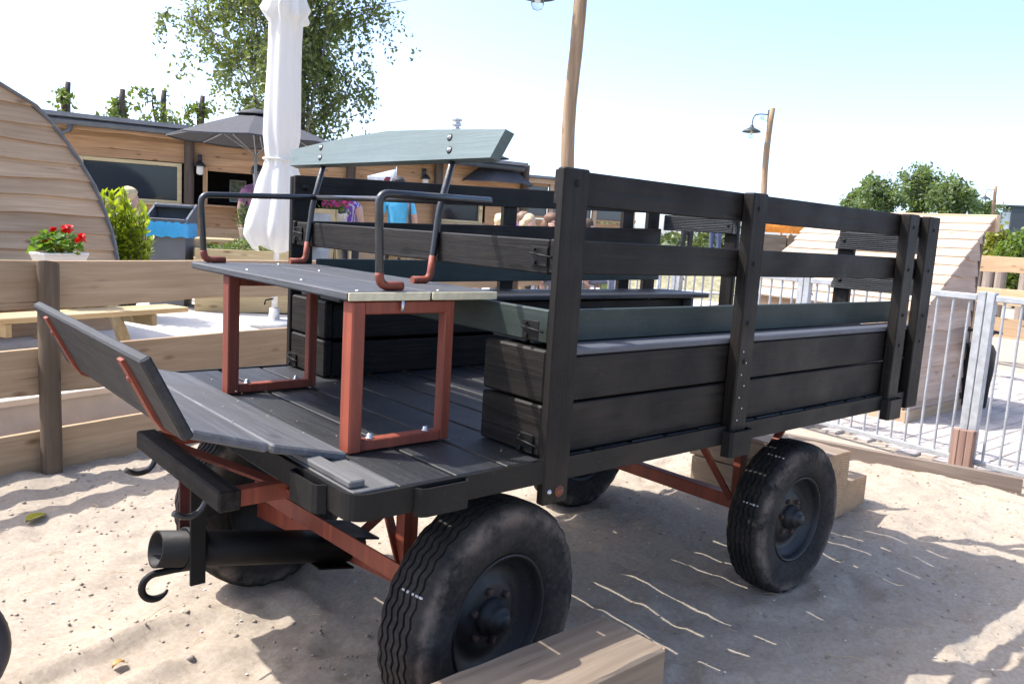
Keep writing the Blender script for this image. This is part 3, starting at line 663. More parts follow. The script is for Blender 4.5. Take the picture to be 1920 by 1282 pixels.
# ================================================================ TERRACE
tdir = Vector((math.cos(FA), math.sin(FA), 0)); tn = Vector((-math.sin(FA), math.cos(FA), 0)); TO = Vector((1.0, 5.76, 0)); TSL = .035
def tz(p): return .42+TSL*max(0, (Vector((p[0], p[1], 0))-TO).dot(tn))
def TG(u, v):   # ray onto the terrace
    r = ray(u, v); n = Vector((0,0,1))-TSL*tn; p0 = TO+Vector((0,0,.42)); return CAM+r*((p0-CAM).dot(n)/r.dot(n))
terr = thing('terrace', 'raised pale terrace behind the board fence', 'terrace', TO, FA)
terr['kind'] = 'structure'; del terr['category']
M_SLAB = plain('pale_slab', (.62,.59,.55), .85, 0, .1, 5, .15); M_WALL = plain('plinth_wall', (.50,.48,.455), .9, 0, .12, 4, .2)
m = MB(); SW, SD = 26., 12.
m.hexa([(-9,.0,-.1),(SW-9,.0,-.1),(SW-9,SD,-.1),(-9,SD,-.1),(-9,.0,.372),(SW-9,.0,.372),(SW-9,SD,.372+TSL*SD),(-9,SD,.372+TSL*SD)])
obj('plinth', m, M_WALL, terr, True)
sl = MB().box(.004, 1.996, .004, .996, -.046, 0, .005).mesh('paving_slab')
for i in range(-4, 8):
    for j in range(12):
        o = obj('paving_slab', sl, M_SLAB, terr, True, loc=(i*2.0+(j % 2)*1.0-1, j*1.0-.03, .42+TSL*(j*1.0-.03)), rot=(math.atan(TSL), 0, 0))
# ================================================================ TIMBER BLOCKS
def beam(name, a, b, wd, h, z0, label, cat, group=None, seed=0, endmat=True):
    a = Vector((a[0], a[1], z0)); b = Vector((b[0], b[1], z0)); d = (b-a); L = d.length; rz = math.atan2(d.y, d.x)
    t = thing(name, label, cat, a, rz, group); rg = random.Random(seed); m = MB(); n = 16; vs = []
    for i in range(n+1):
        x = L*i/n
        for (y, z) in ((-wd/2+.008,0),(wd/2-.008,0),(wd/2,.008),(wd/2,h-.008),(wd/2-.008,h),(-wd/2+.008,h),(-wd/2,h-.008),(-wd/2,.008)):
            vs.append((x, y+rg.uniform(-.0025,.0025), z+rg.uniform(-.003,.002)))
    fs = [(i*8+k, (i+1)*8+k, (i+1)*8+(k+1) % 8, i*8+(k+1) % 8) for i in range(n) for k in range(8)]
    m.add(vs, fs); obj('timber', m, M_SLEEPER[0], t, True)
    for x in (-.001, L+.001):
        e = MB().box(x-.003, x+.003, -wd/2+.002, wd/2-.002, .002, h-.002, .002); obj('cut_end', e, M_SLEEPEREND, t, True)
    return t
beam('timber_sleeper', (.70, 1.50), (1.888, 1.508), .26, .212, .218, 'weathered square timber lying on another beside the front wheel', 'timber', 'timbers beside the front wheel', 5)
beam('timber_sleeper', (.66, 1.50), (1.80, 1.50), .26, .224, -.01, 'lower square timber on the sand carrying another beside the front wheel', 'timber', 'timbers beside the front wheel', 15)
g_ = 'timber blocks stacked behind the rear wheel'
beam('timber_block', (4.66, 2.28), (4.64, 3.2), .30, .21, -.01, 'square sawn timber block under another block behind the rear wheel', 'timber', g_, 6)
beam('timber_block', (5.00, 2.30), (4.98, 3.18), .34, .22, -.02, 'lower single timber block on the outside of the stack', 'timber', g_, 7)
beam('timber_block', (4.675, 2.27), (4.66, 3.23), .32, .215, .203, 'top timber block of the stack behind the rear wheel', 'timber', g_, 8)
# ================================================================ GALVANISED RAILING
gdir = math.atan2(1, .11); go = Vector((6.775, 2.27, 0))
rl = thing('metal_railing', 'galvanised steel bar railing in front of the plank shelter', 'railing', go, gdir)
PS = 1.62
for k in range(-1, 5):
    x = PS*k
    for dx in (-.033, .033): obj('post', MB().box(x+dx-.03, x+dx+.03, -.03, .03, .0, 1.40, .004), M_GALV, rl, True)
    obj('lock_clip', MB().tube([(x-.06,-.045,1.22),(x-.03,-.055,1.26),(x,-.045,1.22),(x+.03,-.055,1.26),(x+.06,-.045,1.22)], .005, 6), M_BSTEEL, rl, True)
    if k == 4: break
    x0, x1 = x+.066, x+PS-.066
    obj('top_rail', MB().box(x0, x1, -.025, .025, 1.33, 1.378, .006), M_GALV, rl, True)
    obj('bottom_rail', MB().box(x0, x1, -.02, .02, .06, .10, .004), M_GALV, rl, True)
    nb = 12
    for i in range(nb):
        xx = x0+(x1-x0)*(i+.5)/nb; obj('bar', MB().tube([(xx,0,.099),(xx,0,1.332)], .0105, 8, False), M_GALV, rl, True)
for k, x in enumerate((-.0, PS)):
    pz = thing('post_stub', 'short brown plank post stub at the foot of the railing post' if k == 0 else 'brown plank post stub hidden further along the railing', 'post', go+Vector((math.cos(gdir)*x, math.sin(gdir)*x, 0))+Vector((-.085, 0, 0)), gdir)
    for dx in (-.055, 0, .055): obj('plank', MB().box(dx-.026, dx+.026, -.03, .03, -.1, .335+random.uniform(-.006,.006), .004), M_DARKPOST[2] if False else wood('brown_stub', (.17,.095,.07), (.33,.21,.16), 2, .75, .4), pz, True)
    if k == 1: 
        for c in [q for q in bpy.data.objects if q.parent == pz]: bpy.data.objects.remove(c)
        bpy.data.objects.remove(pz)
a, b = Vector((6.56, 1.50, 0)), Vector((6.25, 4.9, 0))
kb = thing('kerb_board', 'half buried edging board in the sand below the railing', 'kerb board', Vector((6.50,1.78,0)), math.atan2(1.06,-.30))
obj('edging_board', waney(4.2, -.08, .105, .06, 77, .004, 20, .6), wood('kerb_brown', (.15,.11,.085), (.30,.235,.185), 0, .8, .5), kb, True)
# paving bricks beyond the railing
pv = thing('paving', 'pale brick paving of the goat pen beyond the railing', 'paving', (6.85, 0, 0)); pv['kind'] = 'structure'; del pv['category']
M_BRICK = [plain(f'paver_{i}', c, .85, 0, .18, 14, .3) for i, c in enumerate(((.40,.36,.33),(.46,.41,.37),(.36,.33,.31),(.43,.37,.32)))]
brick = MB().box(.003, .297, .003, .147, -.05, 0, .006)
BME = []
for i in range(4):
    q = brick.mesh('paver'); q.materials.append(M_BRICK[i]); BME.append(q)
cells = [(ix, iy) for ix in range(0, 60) for iy in range(0, 26)]
def cpos(ix, iy): return (6.86+iy*.30+(ix % 2)*.15, .2+0, 0)
cells = []
for r_ in range(0, 46):
    for c_ in range(0, 22):
        x = 6.86+c_*.30+(r_ % 2)*.15; y = -.6+r_*.15
        cells.append((x, y))
def vis(c):
    return (8.1 < c[0] < 9.6 and 3.25 < c[1] < 5.3) or c[0] < 6.80+.11*(c[1]-2.27)
cells = [c for c in cells if not vis(c)]
def score(c):
    d = Vector((c[0], c[1], 0))-CAM; u = d.dot(rt)/d.dot(fw)*FPX+960; v = d.dot(dn)/d.dot(fw)*FPX+641
    return (0 if (1560 < u < 1960 and 520 < v < 960) else 1, d.length)
cells.sort(key=score); rest = MB()
for i, (x, y) in enumerate(cells):
    z = random.uniform(-.004, .004)-.004
    if i < 300:
        o = bpy.data.objects.new('paver', BME[random.randrange(4)]); COL.objects.link(o); o.parent = pv; o.location = (x-6.85, y, z)
    else: rest.box(x, x+.297, y, y+.147, -.05, z, 0)
obj('paver_field', rest, M_BRICK[1], pv, kind='stuff')
# ================================================================ PLANK SHELTER
sh = thing('plank_shelter', 'goat shelter with a steep roof of overlapping sunlit waney planks', 'shelter', (8.14, 3.35, 0))
SY0, SY1 = 3.35, 5.15
ea, rd = Vector((8.09, 0, 1.075)), Vector((9.62, 0, 2.085)); sd = (rd-ea); SL = sd.length; sd.normalize(); sn = Vector((-sd.z, 0, sd.x))
NR = 11
for k in range(NR):
    s0 = SL*k/NR-.03; T = Matrix(((0, -sn.x, sd.x, 0), (1, 0, 0, 0), (0, -sn.z, sd.z, 0), (0,0,0,1)))
    base = ea+sd*(SL*k/NR-.025)+sn*(.03)
    tilt = .10
    d2 = (sd-sn*tilt).normalized(); n2 = Vector((-d2.z, 0, d2.x))
    T = Matrix(((0, -n2.x, d2.x, base.x), (1, 0, 0, 0), (0, -n2.z, d2.z, base.z), (0,0,0,1)))
    mb = waney(SY1-SY0+.2+random.uniform(-.02,.03), 0, .195, .026, 300+k, .008, 16, .4, SY0-.11)
    o = MB().add(mb.v, mb.f, False, 0, T)
    obj('roof_plank', o, wood('pale_larch', (.44,.325,.225), (.66,.53,.40), 1, .7, .35), sh)
NEW = 11
for k in range(NEW):   # end wall courses clipped by the roof slope
    z0 = 2.0*k/NEW; z1 = z0+.205
    for yy, sgn in ((SY0, -1), (SY1, 1)):
        xe = lambda z: max(8.14, ea.x+(z-ea.z)/(rd.z-ea.z)*(rd.x-ea.x)+.03)
        if xe(z0) > 9.35: continue
        n = 12; vs = []; rg = random.Random(k*3+sgn)
        ph = rg.uniform(0, 6)
        for i in range(n+1):
            t = i/n; xa = xe(z0)+(9.5-xe(z0))*t; xb = xe(z1)+(9.5-xe(z1))*t
            if xe(z1) > 9.48: xb = 9.49+.001*i
            wv = .012*math.sin(4*xa+ph)+.007*math.sin(11*xa+ph*2); zz = min(z1, 2.03)
            y0 = yy+sgn*.04; y1 = yy+sgn*.012
            vs += [(xa, y0, z0+wv), (xb, y1, zz), (xb, yy, zz), (xa, yy, z0+wv)]
        fs = [(i*4+q, (i+1)*4+q, (i+1)*4+(q+1) % 4, i*4+(q+1) % 4) for i in range(n) for q in range(4)]+[(0,1,2,3), tuple(n*4+q for q in (3,2,1,0))]
        obj('wall_board', MB().add(vs, fs), wood('pink_larch', (.38,.265,.195), (.58,.44,.345), 0, .75, .35), sh)
for k in range(6):
    obj('wall_board', MB().add(*(lambda q: (q.v, q.f))(waney(SY1-SY0, .09+k*.165, .09+k*.165+.185, .028, 500+k, .008, 14, .4, 0)), False, 0, Matrix(((0,1,0,8.14),(1,0,0,SY0),(0,0,1,0),(0,0,0,1)))), M_PINE[1], sh)
obj('base_beam', MB().box(8.10, 9.5, SY0-.05, SY0+.06, -.02, .11, .006), M_PINE[0], sh)
obj('base_beam', MB().box(8.09, 8.2, SY0+.062, SY1, -.02, .11, .006), M_PINE[1], sh)
obj('corner_post', MB().box(9.505, 9.56, SY0-.03, SY0+.06, 0, 2.0, .004), M_DARKPOST[2], sh)
obj('ridge_board', MB().box(9.56, 9.66, SY0-.13, SY1+.1, 1.94, 2.12, .006), M_PINE[1], sh)
# ================================================================ BLACK GOAT
def skinmesh(name, verts, edges, radii, root=0, sub=1):
    me = bpy.data.meshes.new(name); me.from_pydata(verts, edges, []); o = bpy.data.objects.new(name, me); COL.objects.link(o)
    bpy.context.view_layer.objects.active = o
    md = o.modifiers.new('skin', 'SKIN'); md.use_smooth_shade = True
    for i, v in enumerate(me.skin_vertices[0].data): r = radii[i]; v.radius = (r, r) if not hasattr(r, '__len__') else r; v.use_root = (i == root)
    if sub: o.modifiers.new('sub', 'SUBSURF').levels = sub; o.modifiers['sub'].render_levels = sub
    dg = bpy.context.evaluated_depsgraph_get(); dg.update(); out = bpy.data.meshes.new_from_object(o.evaluated_get(dg)); bpy.data.objects.remove(o); out.name = name
    out.materials.clear(); return out
gt = thing('goat', 'black goat standing half hidden behind the plank shelter', 'goat', (9.98, 3.35, 0), R(200))
V = [(0,0,.62),(.22,0,.60),(.45,0,.62),(.60,0,.72),(.72,0,.86),(.84,0,.86),(.93,0,.80),(-.08,0,.66),(-.17,0,.72)]; E_ = [(0,1),(1,2),(2,3),(3,4),(4,5),(5,6),(0,7),(7,8)]; RR = [.15,.17,.15,.10,.07,.065,.035,.04,.018]
for s_ in (-1, 1):
    b = len(V); V += [(.45,s_*.09,.5),(.47,s_*.095,.28),(.46,s_*.095,.03)]; RR += [.07,.036,.028]; E_ += [(2,b),(b,b+1),(b+1,b+2)]
    b = len(V); V += [(.02,s_*.09,.5),(.06,s_*.1,.38),(-.05,s_*.1,.24),(-.02,s_*.1,.03)]; RR += [.09,.055,.032,.028]; E_ += [(0,b),(b,b+1),(b+1,b+2),(b+2,b+3)]
    b = len(V); V += [(.76,s_*.09,.90),(.74,s_*.17,.89)]; RR += [.02,.014]; E_ += [(5,b),(b,b+1)]
M_GOAT = plain('black_goat_hair', (.013,.012,.012), .7, 0, .4, 40, .4)
obj('body', skinmesh('body', V, E_, RR), M_GOAT, gt, True)
for s_ in (-1, 1): obj('horn', MB().tube([(.79,s_*.03,.92),(.75,s_*.045,1.0),(.68,s_*.06,1.05)], [.016,.012,.004], 8), plain('horn_grey', (.12,.10,.08), .5), gt, True)
# ================================================================ LITTER ON THE SAND
def scatter(n, x0, x1, y0, y1, fn):
    m = MB()
    for _ in range(n):
        x = random.uniform(x0, x1); y = random.uniform(y0, y1)
        if y > 5.3+.29*(x-1): continue
        fn(m, x, y, gz(x, y))
    return m
hz = None
def vec_h(pts): return sand_h(np.array([[p[0] for p in pts]]), np.array([[p[1] for p in pts]]))[0]
def mk(n, x0, x1, y0, y1, fn):
    pts = [(random.uniform(x0, x1), random.uniform(y0, y1)) for _ in range(n)]; pts = [p for p in pts if p[1] < 5.3+.29*(p[0]-1)]
    m = MB(); hs = vec_h(pts)
    for (x, y), z in zip(pts, hs): fn(m, x, y, float(z))
    return m
def shell(m, x, y, z):
    r = random.uniform(.003, .010); a = random.uniform(0, 6); q = [(x+r*math.cos(a+t)*(1 if i % 2 else .7), y+r*math.sin(a+t)*.7, z+.002+random.uniform(0,.004)) for i, t in enumerate((0,1.2,2.5,3.7,5))]
    m.add(q+[(x, y, z+.006)], [(0,1,5),(1,2,5),(2,3,5),(3,4,5),(4,0,5)])
def clod(m, x, y, z):
    r = random.uniform(.003, .012)*random.choice((.5, .7, 1, 1.3)); v = []
    for i in range(6):
        d = [(1,0,0),(-1,0,0),(0,1,0),(0,-1,0),(0,0,1),(0,0,-1)][i]; k = r*random.uniform(.6, 1.1); v.append((x+d[0]*k, y+d[1]*k, z+.002+d[2]*k*.7))
    m.add(v, [(0,2,4),(2,1,4),(1,3,4),(3,0,4),(2,0,5),(1,2,5),(3,1,5),(0,3,5)], True)
def straw(m, x, y, z):
    a = random.uniform(0, 6.3); L = random.uniform(.03, .13); w_ = .0013; b = a+random.uniform(-.5,.5)
    p = [Vector((x, y, z+.006)), Vector((x+L*.5*math.cos(a), y+L*.5*math.sin(a), z+.010+random.uniform(0,.006))), Vector((x+L*.5*(math.cos(a)+math.cos(b)), y+L*.5*(math.sin(a)+math.sin(b)), z+.007))]
    m.tube(p, w_, 4, False)
obj('shell_bits', mk(900, -.5, 6.4, .5, 6.4, shell), plain('shell_white', (.66,.62,.57), .6), kind='stuff', label='tiny white shell fragments scattered over the sand')
obj('sand_clods', mk(5200, -.5, 6.4, .4, 6.4, clod), M_SAND, kind='stuff', label='small sand clods and pebbles on the sand')
obj('straw_bits', mk(330, -.5, 6.4, .5, 6.4, straw), plain('straw', (.52,.40,.20), .7), kind='stuff', label='loose straw stalks lying on the sand')
def leaf(px, py, L, rz, col, label):
    p = G(px, py); m = MB(); n = 8; vs = []
    for i in range(n+1):
        t = i/n; wv = .5*L*.62*math.sin(math.pi*min(1, t*1.02))**.8; x = L*(t-.5); z = .010+.012*math.sin(t*3.1)
        vs += [(x, -wv, z+.012), (x, 0, z), (x, wv, z+.008)]
    fs = [(i*3+k, (i+1)*3+k, (i+1)*3+k+1, i*3+k+1) for i in range(n) for k in range(2)]
    m.add(vs, fs, True); o = obj('fallen_leaf', m, col, label=label, cat='leaf', loc=(p.x, p.y, gz(p.x, p.y)), rot=(0,0,rz)); 
    md = o.modifiers.new('thick', 'SOLIDIFY'); md.thickness = .0012
leaf(68, 976, .13, R(35), leafmat('leaf_yellow', (.30,.30,.03), .2, .2), 'broad yellow green leaf fallen on the sand')
leaf(222, 1243, .05, R(20), leafmat('leaf_dry', (.42,.28,.10), .2, .2), 'small dry tan leaf on the sand')
def pebble(px, py, r, label, seed):
    p = G(px, py); obj('pebble', MB().blob((0,0,0), (r, r*.75, r*.55), 2, .25, seed), plain('pebble_grey', (.33,.28,.24), .7), label=label, cat='pebble', loc=(p.x, p.y, gz(p.x, p.y)+r*.3))
pebble(357, 1228, .017, 'rounded grey pebble on the sand beside the wheel tracks', 1)
# loose cart wheel whose edge shows at the corner of the yard
c = G(-105, 1330, .0); lw = thing('cart_wheel', 'dark rubber tyred cart wheel standing on the sand', 'wheel', (c.x-.02, c.y+.0, .0), R(-30))
obj('tyre', MB().lathe([(.15,-.035),(.19,-.045),(.215,-.03),(.22,0),(.215,.03),(.19,.045),(.15,.035),(.145,0)], TR((0,0,.215)) @ RX, 40, closed=True), plain('blue_black_rubber', (.035,.035,.048), .6), lw, True)
obj('rim', MB().lathe([(.15,-.03),(.13,-.02),(.04,-.025),(.03,-.05),(0,-.05)], TR((0,0,.215)) @ RX, 24).lathe([(.15,.03),(.13,.02),(.04,.025),(.03,.05),(0,.05)], TR((0,0,.215)) @ RX, 24), M_GALV, lw, True)
# ================================================================ CAMPING POD
pc = D(214, 490, 7.6); pdir = Vector((math.cos(R(19)), math.sin(R(19)), 0)); pn = Vector((-pdir.y, pdir.x, 0))
pbz = tz(pc)
pod = thing('camping_pod', 'rounded wooden camping pod clad in waney boards with grey edge trim', 'pod', (pc.x, pc.y, pbz), R(19))
def podloc(u, v):
    q = PL(u, v, (pc.x, pc.y, 0), pn); d = q-Vector((pc.x, pc.y, 0)); return (d.dot(pdir), q.z-pbz)
prof = [podloc(*p) for p in ((214,520),(213,487),(205,445),(190,400),(170,350),(140,300),(100,243),(60,200),(0,163))]
prof[0] = (prof[1][0]+.004, 0.)
lx, lz = prof[-1]; prof += [(lx-.3, lz+.13), (lx-.62, lz+.19)]; mid = lx-.62
half = prof[:]; full = half+[(2*mid-x, z) for x, z in reversed(half[:-1])]
def halfw(z):
    for (xa, za), (xb, zb) in zip(half[:-1], half[1:]):
        if za <= z <= zb: return xa+(xb-xa)*(z-za)/(zb-za)-mid
    return .0
ztop = half[-1][1]; nb = 15; bh = ztop/nb
for k in range(nb):
    z0 = bh*k; z1 = min(z0+bh+.02, ztop-.01); n = 16; vs = []; ph = random.uniform(0, 6); w0, w1 = halfw(z0), halfw(z1)
    for i in range(n+1):
        t = 2*i/n-1; xa = mid+w0*t; xb = mid+w1*t; wv = (.009*math.sin(2.3*xa+ph)+.006*math.sin(6*xa+2*ph)) if k else 0
        vs += [(xa,-.045,z0+wv+.003),(xb,-.012,z1),(xb,0,z1),(xa,0,z0+wv),(xa,-.042,z0+wv)]
    fs = [(i*5+q, (i+1)*5+q, (i+1)*5+(q+1) % 5, i*5+(q+1) % 5) for i in range(n) for q in range(5)]+[tuple(range(5)), tuple(n*5+q for q in (4,3,2,1,0))]
    obj('wall_board', MB().add(vs, fs), M_PINE[0], pod, True)
tv = []
for i, (x, z) in enumerate(full):
    a = Vector(full[max(i-1,0)]); b = Vector(full[min(i+1,len(full)-1)]); t = (b-a).normalized(); nrm = Vector((t.y, -t.x))
    for o, y in ((0,-.065),(.02,-.065),(.02,4.2),(0,4.2)): tv.append((x+nrm.x*o, y, z+nrm.y*o))
m = MB().add(tv, [(i*4+q, (i+1)*4+q, (i+1)*4+(q+1) % 4, i*4+(q+1) % 4) for i in range(len(full)-1) for q in range(4)], True)
obj('roof_shell', m, plain('pod_trim', (.15,.15,.155), .6, .1, .2, 12), pod, True)
# ================================================================ CAFE BUILDING
A0 = Vector((3.403, 15.476, 0)); BRZ = math.atan2(-.329, .944); bd = Vector((math.cos(BRZ), math.sin(BRZ), 0)); bn = Vector((bd.y, -bd.x, 0))
cafe = thing('cafe_building', 'long low timber cafe with orange waney boards and dark eaves', 'building', A0, BRZ)
def bs(u, v): q = PL(u, v, A0, bn); return ((q-A0).dot(bd), q.z)
B0 = .55
def wb(s0, s1, z0, z1, seed, mat=None):
    obj('wall_board', waney(s1-s0, z0, z1, .03, seed, .010, max(6, int((s1-s0)*3)), .2, s0), mat or M_ORANGEWOOD[0], cafe, True, loc=(0, .0+random.uniform(-.004,.004), 0))
sd_ = 900
for k in range(6):
    z0 = B0+.2*k
    for s0, s1 in ((-.55, 2.05), (2.05, 4.62), (4.66, 8.25)):
        sd_ += 1; wb(s0, s1-.01, z0, z0+.215, sd_, M_FENCE[0] if k < 4 else M_ORANGEWOOD[0])
for z0, z1 in ((2.47, 2.62), (2.61, 2.80), (2.79, 2.95)):
    for s0, s1 in ((-.55, 1.75), (1.86, 4.6), (4.7, 8.25)): sd_ += 1; wb(s0, s1, z0, z1, sd_)
for k in range(4):
    z0 = 1.75+.185*k; z1 = z0+.2
    for s0, s1 in ((4.7, 6.36), (7.42, 8.25), (-.55, .05)): sd_ += 1; wb(s0, s1, z0, z1, sd_)
for s0, s1, z0, z1 in ((.05, 1.68, 1.74, 2.46), (6.42, 7.36, 1.72, 2.30)):
    wn = obj('window', MB().box(s0+.07, s1-.07, .03, .045, z0+.06, z1-.05, 0), glass('window_glass'), cafe, True)
    f = MB().box(s0, s0+.075, -.05, .06, z0, z1, .004).box(s1-.075, s1, -.05, .06, z0, z1, .004).box(s0+.076, s1-.076, -.045, .06, z0, z0+.065, .004).box(s0+.076, s1-.076, -.045, .06, z1-.06, z1, .004)
    obj('frame', f, M_PICNIC[0], wn, True)
    obj('sill', MB().box(s0-.04, s1+.04, -.09, -.052, z0-.03, z0+.01, .004), M_PICNIC[0], wn, True)
wb(6.37, 7.41, 2.31, 2.47, 31)
# serving hatch with a dark interior
ht = obj('hatch_counter', MB().box(2.05, 4.62, -.22, .3, 1.735, 1.775, .006), M_ORANGEWOOD[0], cafe, True)
for s in (2.07, 4.57): obj('hatch_jamb', MB().box(s-.04, s+.04, -.05, .06, 1.776, 2.468, .004), M_ORANGEWOOD[2], cafe, True)
obj('wall_board', waney(2.5, 2.37, 2.5, .028, 77, .012, 12, .2, 2.08), M_ORANGEWOOD[0], cafe, True, loc=(0,.032,0))
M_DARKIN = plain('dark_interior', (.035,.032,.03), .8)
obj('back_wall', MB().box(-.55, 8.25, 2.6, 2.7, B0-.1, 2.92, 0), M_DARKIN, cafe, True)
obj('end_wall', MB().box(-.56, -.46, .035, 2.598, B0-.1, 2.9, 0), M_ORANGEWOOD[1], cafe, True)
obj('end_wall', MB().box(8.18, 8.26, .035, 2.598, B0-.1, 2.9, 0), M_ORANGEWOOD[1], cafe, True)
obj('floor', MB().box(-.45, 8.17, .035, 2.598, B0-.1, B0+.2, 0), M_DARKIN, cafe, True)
pn_ = obj('menu_poster', MB().box(2.52, 2.82, .9, .91, 1.86, 2.28, .002), plain('poster_frame', (.45,.45,.42), .5), cafe, True)
obj('poster_print', MB().box(2.54, 2.80, .896, .899, 1.88, 2.26, 0), plain('poster_print', (.22,.24,.13), .5, 0, .8, 14, 0), pn_, True)
for s in (1.80, 4.65, 6.38, 8.22):
    obj('post', logpost(.085, 2.98, 0, int(s*9), s, -.12, B0-.1), [M_DARKPOST[2], M_CUT], cafe, True)
obj('fascia', waney(8.6, 2.87, 2.985, .03, 12, .02, 30, .1, -.6), M_ORANGEWOOD[0], cafe, True, loc=(0, -.36, 0))
rf = obj('roof', MB().hexa([(-1.25,-.55,3.06),(8.1,-.55,2.93),(8.1,3.2,3.02),(-1.25,3.2,3.26),(-1.25,-.55,3.13),(8.1,-.55,2.99),(8.1,3.2,3.09),(-1.25,3.2,3.36)]), plain('roof_felt', (.16,.165,.175), .6, 0, .2, 3), cafe, True)
obj('gable_board', MB().box(-1.2, -.62, -.47, -.43, 2.82, 3.058, .005), plain('white_fascia', (.72,.69,.64), .6), cafe, True)
gu = obj('gutter', MB().lathe([(.062,0),(.062,8.8),(.054,8.8),(.054,0)], TR((-.75,-.47,2.985), (0, math.pi/2+.012, 0)), 14, closed=True), plain('gutter_grey', (.055,.06,.066), .4), cafe, True)
obj('downpipe', MB().tube(bend([(.0,-.47,2.93),(.0,-.47,2.84),(-.25,-.3,2.76),(-.62,-.2,2.74),(-.62,-.12,.7)], .07, 4), .036, 10), plain('gutter_grey', (.055,.06,.066), .4), gu, True)
fs_, fz_ = bs(850, 245)
ch = obj('stove_pipe', MB().lathe([(.075,3.1),(.075,3.62),(.085,3.62),(.085,3.66),(.06,3.66),(.06,3.70),(.10,3.71),(.10,3.75),(.075,3.76),(.075,3.80),(.11,3.81),(.11,3.84),(0,3.86)], TR((fs_+.25, .6, 0)), 16), plain('stainless', (.6,.6,.61), .25, .9, .15, 8, 0), cafe, True)
def lantern(s, z, seed):
    l = obj('wall_lantern', MB().box(s-.035, s+.035, -.06, -.035, z-.02, z+.14, .004).tube(bend([(s,-.06,z+.1),(s,-.2,z+.14),(s,-.2,z+.02)], .05, 4), .012, 8).lathe([(.0,.03),(.035,.02),(.10,-.05),(.105,-.07),(.0,-.065)], TR((s,-.2,z)), 14), plain('lantern_black', (.02,.02,.022), .4), cafe, True)
    obj('glass', MB().lathe([(.058,-.07),(.062,-.18),(.05,-.21),(0,-.22)], TR((s,-.2,z)), 14), plain('lantern_glass', (.55,.52,.46), .15), l, True)
lantern(1.98, 2.50, 1); lantern(6.09, 2.60, 2)
# flower box on the hatch
def flowers(m, c, ext, n, r, seed, mi=0):
    rg = random.Random(seed)
    for i in range(n):
        p = [c[k]+rg.uniform(-1, 1)*ext[k] for k in range(3)]; q = r*rg.uniform(.6, 1.2); a = rg.uniform(0, 6); b = rg.uniform(-.8, .8)
        T = TR(p, (b, rg.uniform(-.8,.8), a)); m.add([(q,0,0),(.3*q,.95*q,.1*q),(-.8*q,.6*q,0),(-.8*q,-.6*q,.1*q),(.3*q,-.95*q,0),(0,0,-.25*q)], [(0,1,5),(1,2,5),(2,3,5),(3,4,5),(4,0,5)], False, mi, T)
    return m
def leaves(m, pts, size, rg, mi=0, upright=0., asp=.5):
    for p in pts:
        L = size*rg.uniform(.65, 1.25); T = TR(p, (rg.uniform(-1,1), rg.uniform(-1.2,.5)-upright, rg.uniform(0, 6.3)))
        m.add([(0,0,0),(L*.45,L*asp*.5,.03*L),(L,0,-.12*L),(L*.45,-L*asp*.5,.03*L)], [(0,1,2,3)], False, mi, T)
    return m
fb = thing('flower_box', 'wooden lattice flower box with purple flowers under the serving hatch', 'flower box', A0+bd*3.0-bn*(-.36)+Vector((0,0,1.42)), BRZ)
m = MB().box(-.4,.4,-.1,.1,0,.03,.003).box(-.4,.4,-.1,-.08,.03,.06,.002).box(-.4,.4,-.1,-.08,.25,.28,.002)
for k in range(4):
    x = -.3+.2*k; m.bar((x-.09,-.09,.06),(x+.09,-.09,.25),.018,.018).bar((x+.09,-.088,.06),(x-.09,-.088,.25),.018,.018); m.box(x+.09,x+.11,-.1,-.078,.031,.279,.002)
obj('lattice', m, M_PICNIC[0], fb, True); obj('liner', MB().box(-.38,.38,-.07,.1,.03,.26,.003), plain('dark_liner', (.02,.02,.02), .8), fb, True)
rg = random.Random(4)
obj('foliage', leaves(MB(), [(rg.uniform(-.38,.38), rg.uniform(-.1,.1), rg.uniform(.24,.34)) for _ in range(130)], .06, rg), leafmat('box_leaf', (.05,.085,.025)), fb, True)
obj('blossom', flowers(MB(), (0,0,.35), (.38,.1,.05), 130, .022, 9), plain('purple_petal', (.20,.11,.42), .6), fb, True)
# ---------------------------------------------------------------- annex to the right of the cafe
an = thing('timber_annex', 'low open timber annex with pale posts beyond the cafe', 'annex', A0+bd*8.3-bn*.9, BRZ)
for k in range(8): obj('wall_board', waney(3.1, B0+.17*k, B0+.17*k+.185, .028, 700+k, .008, 10, .2, 0), M_ORANGEWOOD[0] if k % 3 else M_FENCE[0], an, True)
for x in (.05, .95, 2.05, 3.05): obj('post', MB().box(x-.05, x+.05, -.11, -.031, B0, 2.70, .005), M_PINE[2], an, True)
obj('top_beam', MB().box(-.05, 3.2, -.14, .1, 2.70, 2.80, .006), M_PINE[0], an, True)
obj('roof', MB().box(-.1, 3.3, -.25, 2.4, 2.802, 2.86, .006), plain('roof_felt', (.16,.165,.175), .6, 0, .2, 3), an, True)
for x0, x1 in ((.11, .89), (1.01, 1.99), (2.11, 2.99)):
    p_ = obj('window_panel', MB().box(x0, x1, -.02, -.008, 2.0, 2.66, 0), glass('annex_glass', (.10,.11,.11)), an, True)
    [obj('frame_rail', MB().box(x0, x1, -.06, -.022, a, b, .003), M_ORANGEWOOD[0], p_, True) for a, b in ((1.95, 2.0), (2.64, 2.695))]
